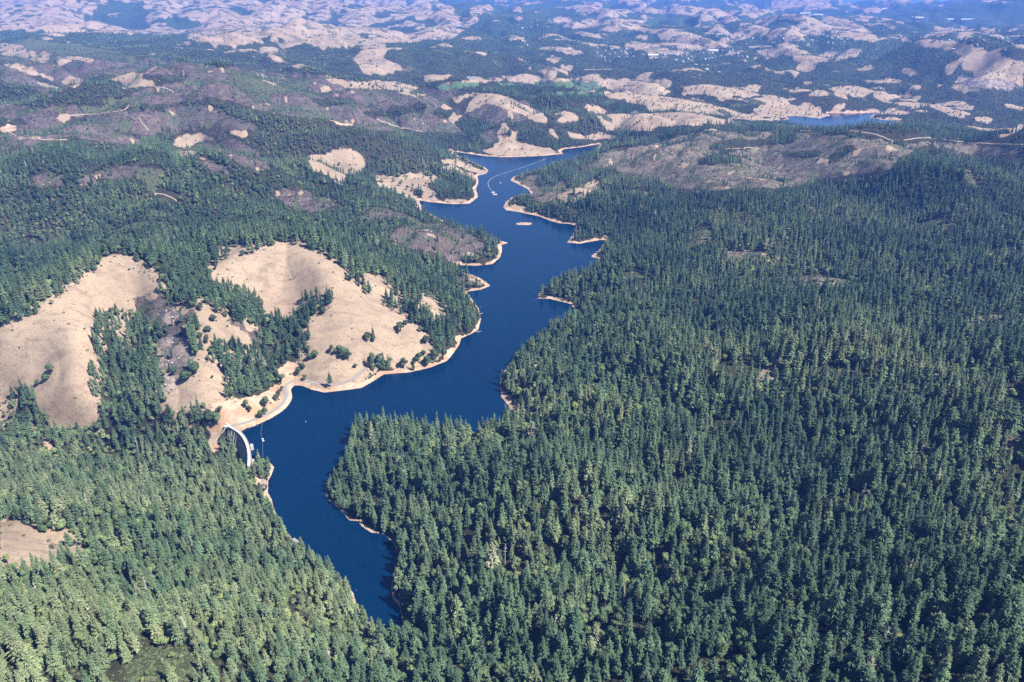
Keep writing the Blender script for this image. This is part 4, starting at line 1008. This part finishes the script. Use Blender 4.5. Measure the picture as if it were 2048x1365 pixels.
tn = np.clip(np.where(ac == CHAP, RNG.choice([.05, .25, .5, .6, .65, .75], NS), .55)+RNG.normal(0, .12, NS), 0, 1)
scatter('chaparral_scrub', ax, ay, sample(Z, ax, ay)-.2, np.stack([s_*1.3, s_*1.3, s_], 1), RNG.random(NS)*6.28, np.where(np.hypot(ax, ay) > 2300, 2, RNG.integers(0, 2, NS)), tn, C_SCR)
c1 = sample_near(CL, sx, sy); u = RNG.random(len(sx)); k = ((c1 == ROCK) & (u < .16)) | ((c1 == BARE) & (u < .03) & (sample_near(RD, sx, sy) > 6)) | ((c1 == CHAP) & (u < .02)) | ((c1 == GRASS) & (u < .0008))
ax, ay = sx[k], sy[k]; NS = len(ax); s_ = RNG.uniform(.4, 2.4, NS)
scatter('loose_boulders', ax, ay, sample(Z, ax, ay), np.stack([s_, s_, s_], 1), RNG.random(NS)*6.28, RNG.integers(0, 2, NS), np.zeros(NS), C_ROC)
#print('scrub etc', NS)

# ------------------------------------------------------------------ the arched dam
crest = smooth_line(np.array(P(*pp("458,853 468,858 479,865 488,875 494,887 498,901 499,916 498,932").T, DECK)).T, 4)
if True:
    t_ = np.gradient(crest, axis=0); t_ /= np.hypot(*t_.T)[:, None]; nd = np.stack([t_[:, 1], -t_[:, 0]], 1)
    if np.dot(nd[len(nd)//2], np.array(P(440, 900, 0))-crest[len(crest)//2]) < 0: nd = -nd    # points downstream
    dam = empty('arch_dam', (float(crest[len(crest)//2][0]), float(crest[len(crest)//2][1]), DECK)); tag(dam, 'curved pale concrete arch dam with stepped downstream face holding back the lake', 'dam')
    org = np.array([crest[len(crest)//2][0], crest[len(crest)//2][1], DECK])
    def sweep(mb, prof, crv, nrm):
        """profile points (offset downstream, z) carried along the crest"""
        v = []; f = []; m_ = len(prof)
        for p, q_ in zip(crv, nrm):
            for o_, z in prof: v.append((p[0]+q_[0]*o_-org[0], p[1]+q_[1]*o_-org[1], z-DECK))
        for k in range(len(crv)-1):
            for j in range(m_): f.append((k*m_+j, k*m_+(j+1) % m_, (k+1)*m_+(j+1) % m_, (k+1)*m_+j))
        f.append(tuple(range(m_))); f.append(tuple(range((len(crv)-1)*m_, len(crv)*m_))[::-1]); mb.add(v, f)
    steps = [(-2.5, -14), (-2.5, DECK-.6), (2.0, DECK-.6)]; z = DECK-3.5; o_ = 2.0
    while z > -46:
        steps += [(o_, z), (o_+1.0, z)]; o_ += 1.0; z -= 2.6
    steps += [(o_, -50), (-2.5, -50)]
    M_STEP = simple_mat('weathered_dam_face', (.27, .25, .23), .9, .25, .4)
    w_ = MB(); sweep(w_, steps[1:], crest, nd); w_.build('wall', M_STEP, dam)
    w_ = MB(); sweep(w_, [(-2.9, DECK-.6), (-2.9, DECK), (2.7, DECK), (2.7, DECK-.6)], crest, nd); w_.build('roadway', M_PARA, dam)
    for a_, b_ in ((-2.9, -2.5), (2.3, 2.7)):
        w_ = MB(); sweep(w_, [(a_, DECK+.003), (a_, DECK+1.1), (b_, DECK+1.1), (b_, DECK+.003)], crest, nd); w_.build('parapet', M_PARA, dam)
    M_RIB = simple_mat('pale_rib_concrete', (.46, .43, .40), .9, .1, .4)
    for k in range(3, len(crest)-2, 2):
        rb = MB(); p = crest[k]; q_ = nd[k]; pts = []
        for o1, z1 in ((2.2, DECK-1.5), (7.5, -10), (14, -27), (21.5, -46)): pts.append((p[0]+q_[0]*(o1+.6)-org[0], p[1]+q_[1]*(o1+.6)-org[1], z1-DECK))
        rb.tube(pts, .45, 4); rb.build('face_rib', M_RIB, dam)
    pm = MB(); p = crest[int(len(crest)*.62)]; q_ = nd[int(len(crest)*.62)]; p2 = crest[int(len(crest)*.42)]; q2 = nd[int(len(crest)*.42)]
    pm.tube([(p[0]+q_[0]*6-org[0], p[1]+q_[1]*6-org[1], -8), (p2[0]+q2[0]*22-org[0], p2[1]+q2[1]*22-org[1], -46)], .9, 6); pm.build('outlet_pipe', simple_mat('white_pipe', (.7, .7, .7), .6, .03), dam)
    for fr, sz in ((.60, (6.5, 5, 7)), (.9, (4, 4, 5))):
        k = int(len(crest)*fr); p = crest[k]-nd[k]*6.2; an = math.atan2(nd[k][1], nd[k][0])
        g_ = MB(); g_.box((p[0]-org[0], p[1]-org[1], -4.5), (sz[1], sz[0], 11), an); g_.box((p[0]-org[0], p[1]-org[1], 1.6+.4), (sz[1]*.8, sz[0]*.7, 2.4), an); g_.build('intake_tower', M_PARA, dam)
    # access platform and ramp wall at the road end
    q0 = np.array(P(455, 852, DECK)); q1 = np.array(P(424, 866, DECK-6)); rw = MB(); a_ = q0-org[:2]; b_ = q1-org[:2]
    rw.tube([(a_[0], a_[1], 0), (b_[0], b_[1], gz(*q1)-DECK+.8)], 1.0, 4); rw.build('abutment_wall', M_PARA, dam)
    mp = MB(); mp.box((a_[0]-1, a_[1]+1, -1.5), (10, 9, 4)); mp.box((a_[0]-2, a_[1]+3, 1.6), (4, 4, 2.4)); mp.build('abutment_platform', M_PARA, dam)

# ------------------------------------------------------------------ things on the water
M_WHITE = simple_mat('white_float', (.5, .5, .5), .5, .03); M_ROPE = simple_mat('pale_rope', (.3, .3, .3), .8, .1); M_GREYM = simple_mat('grey_pontoon', (.35, .35, .36), .7, .1)
bl = smooth_line(np.array(P(*pp("985,384 980,378 976,371 976,364 984,356 999,350 1021,343 1043,336 1064,329 1086,320 1108,314 1130,310 1140,309").T, 0)).T, 6.2)
bo = empty('buoy_line', (float(bl[0][0]), float(bl[0][1]), 0)); tag(bo, 'long curving line of white floats across the upper lake', 'buoy line')
rp = MB(); rp.tube([(p[0]-bl[0][0], p[1]-bl[0][1], .25) for p in bl], .14, 5); rp.build('rope', M_ROPE, bo)
fl = MB(); fl.tube([(-.95, 0, .35), (-.7, 0, .35), (.7, 0, .35), (.95, 0, .35)], [.25, .6, .6, .25], 8); flm = fl.mesh('boom_float', M_WHITE)
for k, p in enumerate(bl[::max(1, len(bl)//98)][:99]):
    o = bpy.data.objects.new('float', flm); COL.objects.link(o); o.parent = bo; o.location = (p[0]-bl[0][0], p[1]-bl[0][1], 0); o.rotation_euler = (0, 0, random.uniform(0, 3))
def platform(a, b_, w, d, rz, label, hut=True):
    x, y = P(a, b_, 0); o = empty('work_platform', (float(x), float(y), 0), rz); tag(o, label, 'floating platform')
    m_ = MB(); m_.box((0, -d*.32, .3), (w, d*.28, .9)); m_.box((0, d*.32, .3), (w, d*.28, .9)); m_.build('pontoon', M_GREYM, o)
    m_ = MB(); m_.box((0, 0, .95), (w, d, .35)); m_.build('deck', M_WHITE, o)
    m_ = MB()
    for sx_ in (-1, 0, 1):
        for sy_ in (-1, 1): m_.tube([(sx_*w*.47, sy_*d*.47, 1.13), (sx_*w*.47, sy_*d*.47, 2.2)], .07, 4)
    for sy_ in (-1, 1): m_.tube([(-w*.47, sy_*d*.47, 2.2), (w*.47, sy_*d*.47, 2.2)], .07, 4)
    m_.build('railing', M_WHITE, o)
    if hut:
        m_ = MB(); m_.box((w*.12, 0, 2.3), (w*.4, d*.5, 2.3)); h_ = m_.build('hut', M_WALL, o)
        m_ = MB(); m_.box((w*.12, 0, 3.6), (w*.46, d*.58, .25)); m_.build('roof', M_WROOF, h_)
platform(986, 386, 14, 7, .9, 'white floating platform at the left end of the buoy line, upper of two')
platform(990, 390, 15, 9, .2, 'larger white floating platform with hut by the buoy line end')
platform(1001, 367, 7, 5, 0, 'small white platform alone inside the curve of the buoy line')
def marker(a, b_, s_, label):
    x, y = P(a, b_, 0); o = empty('buoy', (float(x), float(y), 0)); tag(o, label, 'buoy')
    m_ = MB(); m_.tube([(0, 0, -.6*s_), (0, 0, -.2*s_), (0, 0, .5*s_), (0, 0, .8*s_)], [.3*s_, .9*s_, .9*s_, .3*s_], 8); m_.build('float', M_WHITE, o)
    m_ = MB(); m_.tube([(0, 0, .8*s_), (0, 0, 1.9*s_)], .12*s_, 5); m_.build('mast', M_WHITE, o)
marker(1008.5, 354.5, 1.3, 'small white buoy near the middle of the buoy line, lower of two'); marker(1012.5, 350, 1.3, 'small white buoy near the middle of the buoy line, upper of two')
marker(611.5, 844, .9, 'tiny white buoy alone on the water right of the dam')
cl_l = smooth_line(np.array(P(*pp("526,845 523,853 522,862 522,871 525,880 526,888 525,898 526,915").T, 0)).T, 4)
bo = empty('safety_boom', (float(cl_l[0][0]), float(cl_l[0][1]), 0)); tag(bo, 'thin floating cable boom across the water beside the dam', 'boom')
rp = MB(); rp.tube([(p[0]-cl_l[0][0], p[1]-cl_l[0][1], .2) for p in cl_l], .12, 4); rp.build('cable', simple_mat('faded_cable', (.25, .28, .33), .8, .1), bo)
for k, (a, b_) in enumerate(((525.5, 879), (526.5, 882.5))):
    x, y = P(a, b_, 0); o = empty('mooring_float', (float(x), float(y), 0)); tag(o, 'white drum float on the boom beside the dam, %s of two' % ('upper' if k == 0 else 'lower'), 'float')
    m_ = MB(); m_.tube([(-1.7, 0, .4), (-1.5, 0, .4), (1.5, 0, .4), (1.7, 0, .4)], [.6, 1.1, 1.1, .6], 8); m_.build('drum', M_WHITE, o)
    m_ = MB(); m_.box((0, 0, 1.7), (1.6, 1.0, .5)); m_.build('bracket', M_WHITE, o)

# drift logs on the beaches
for k, (a, b_, L, rz, lab) in enumerate(((962, 628, 13, .6, 'bleached drift log sticking out from the wooded left point'), (958, 664, 12, .3, 'bleached drift log lying off the small beach below the wooded point'), (672, 1010, 10, -.5, 'bleached log on the near right bank, above the thin beaches'), (1120, 600, 22, -.45, 'long pale log along the spit of the right bank'), (800, 1208, 9, -.5, 'pale log at the near end of the lake, right bank'))):
    x, y = P(a, b_, .3); o = empty('drift_log', (float(x), float(y), max(.2, gz(float(x), float(y))+.2)), rz); m_ = MB(); m_.tube([(-L/2, 0, .2), (0, .3, .35), (L/2, 0, .5)], [.55, .45, .2], 7); m_.build('log', M_DEAD, o)
    m_ = MB()
    for q_ in range(6): an = q_*1.05; m_.tube([(-L/2, 0, .2), (-L/2-.8, math.cos(an)*1.3, .3+math.sin(an)*1.1)], [.25, .08], 4)
    m_.build('roots', M_DEAD, o); tag(o, lab, 'log')

# red car parked on the bare ground below the dam road
x, y, z = hit(441, 876); car = empty('parked_car', (x, y, z), .35); tag(car, 'dull red car parked on bare ground left of the dam', 'car')
cm = MB(); cm.box((0, 0, .75), (5.2, 2.1, .75)); cm.build('body', simple_mat('red_paint', (.30, .035, .04), .4, .05), car)
cm = MB(); cm.box((-.3, 0, 1.45), (2.8, 1.8, .65), 0, .85); cm.build('cabin', simple_mat('red_cabin', (.26, .04, .045), .4, .05), car)
for sx_ in (-1.6, 1.6):
    for sy_ in (-1, 1):
        cm = MB(); cm.tube([(sx_, sy_*.95, .38), (sx_, sy_*1.15, .38)], .38, 10); cm.build('wheel', simple_mat('tyre', (.02, .02, .02), .8, .1) if 'tyre' not in bpy.data.materials else bpy.data.materials['tyre'], car)

# ------------------------------------------------------------------ haze: even air over the whole country
hz = MB(); hz.box((0, 34000, 400), (150000, 150000, 1000))
m = bpy.data.materials.new('haze_air'); m.use_nodes = True; t = m.node_tree; t.nodes.remove(t.nodes['Principled BSDF'])
pv = t.nodes.new('ShaderNodeVolumePrincipled'); pv.inputs['Color'].default_value = HAZE_COL+(1,); pv.inputs['Density'].default_value = HAZE_D; pv.inputs['Anisotropy'].default_value = 0.0
t.links.new(pv.outputs[0], t.nodes['Material Output'].inputs['Volume'])
ho = hz.build('haze', m); ho['kind'] = 'stuff'
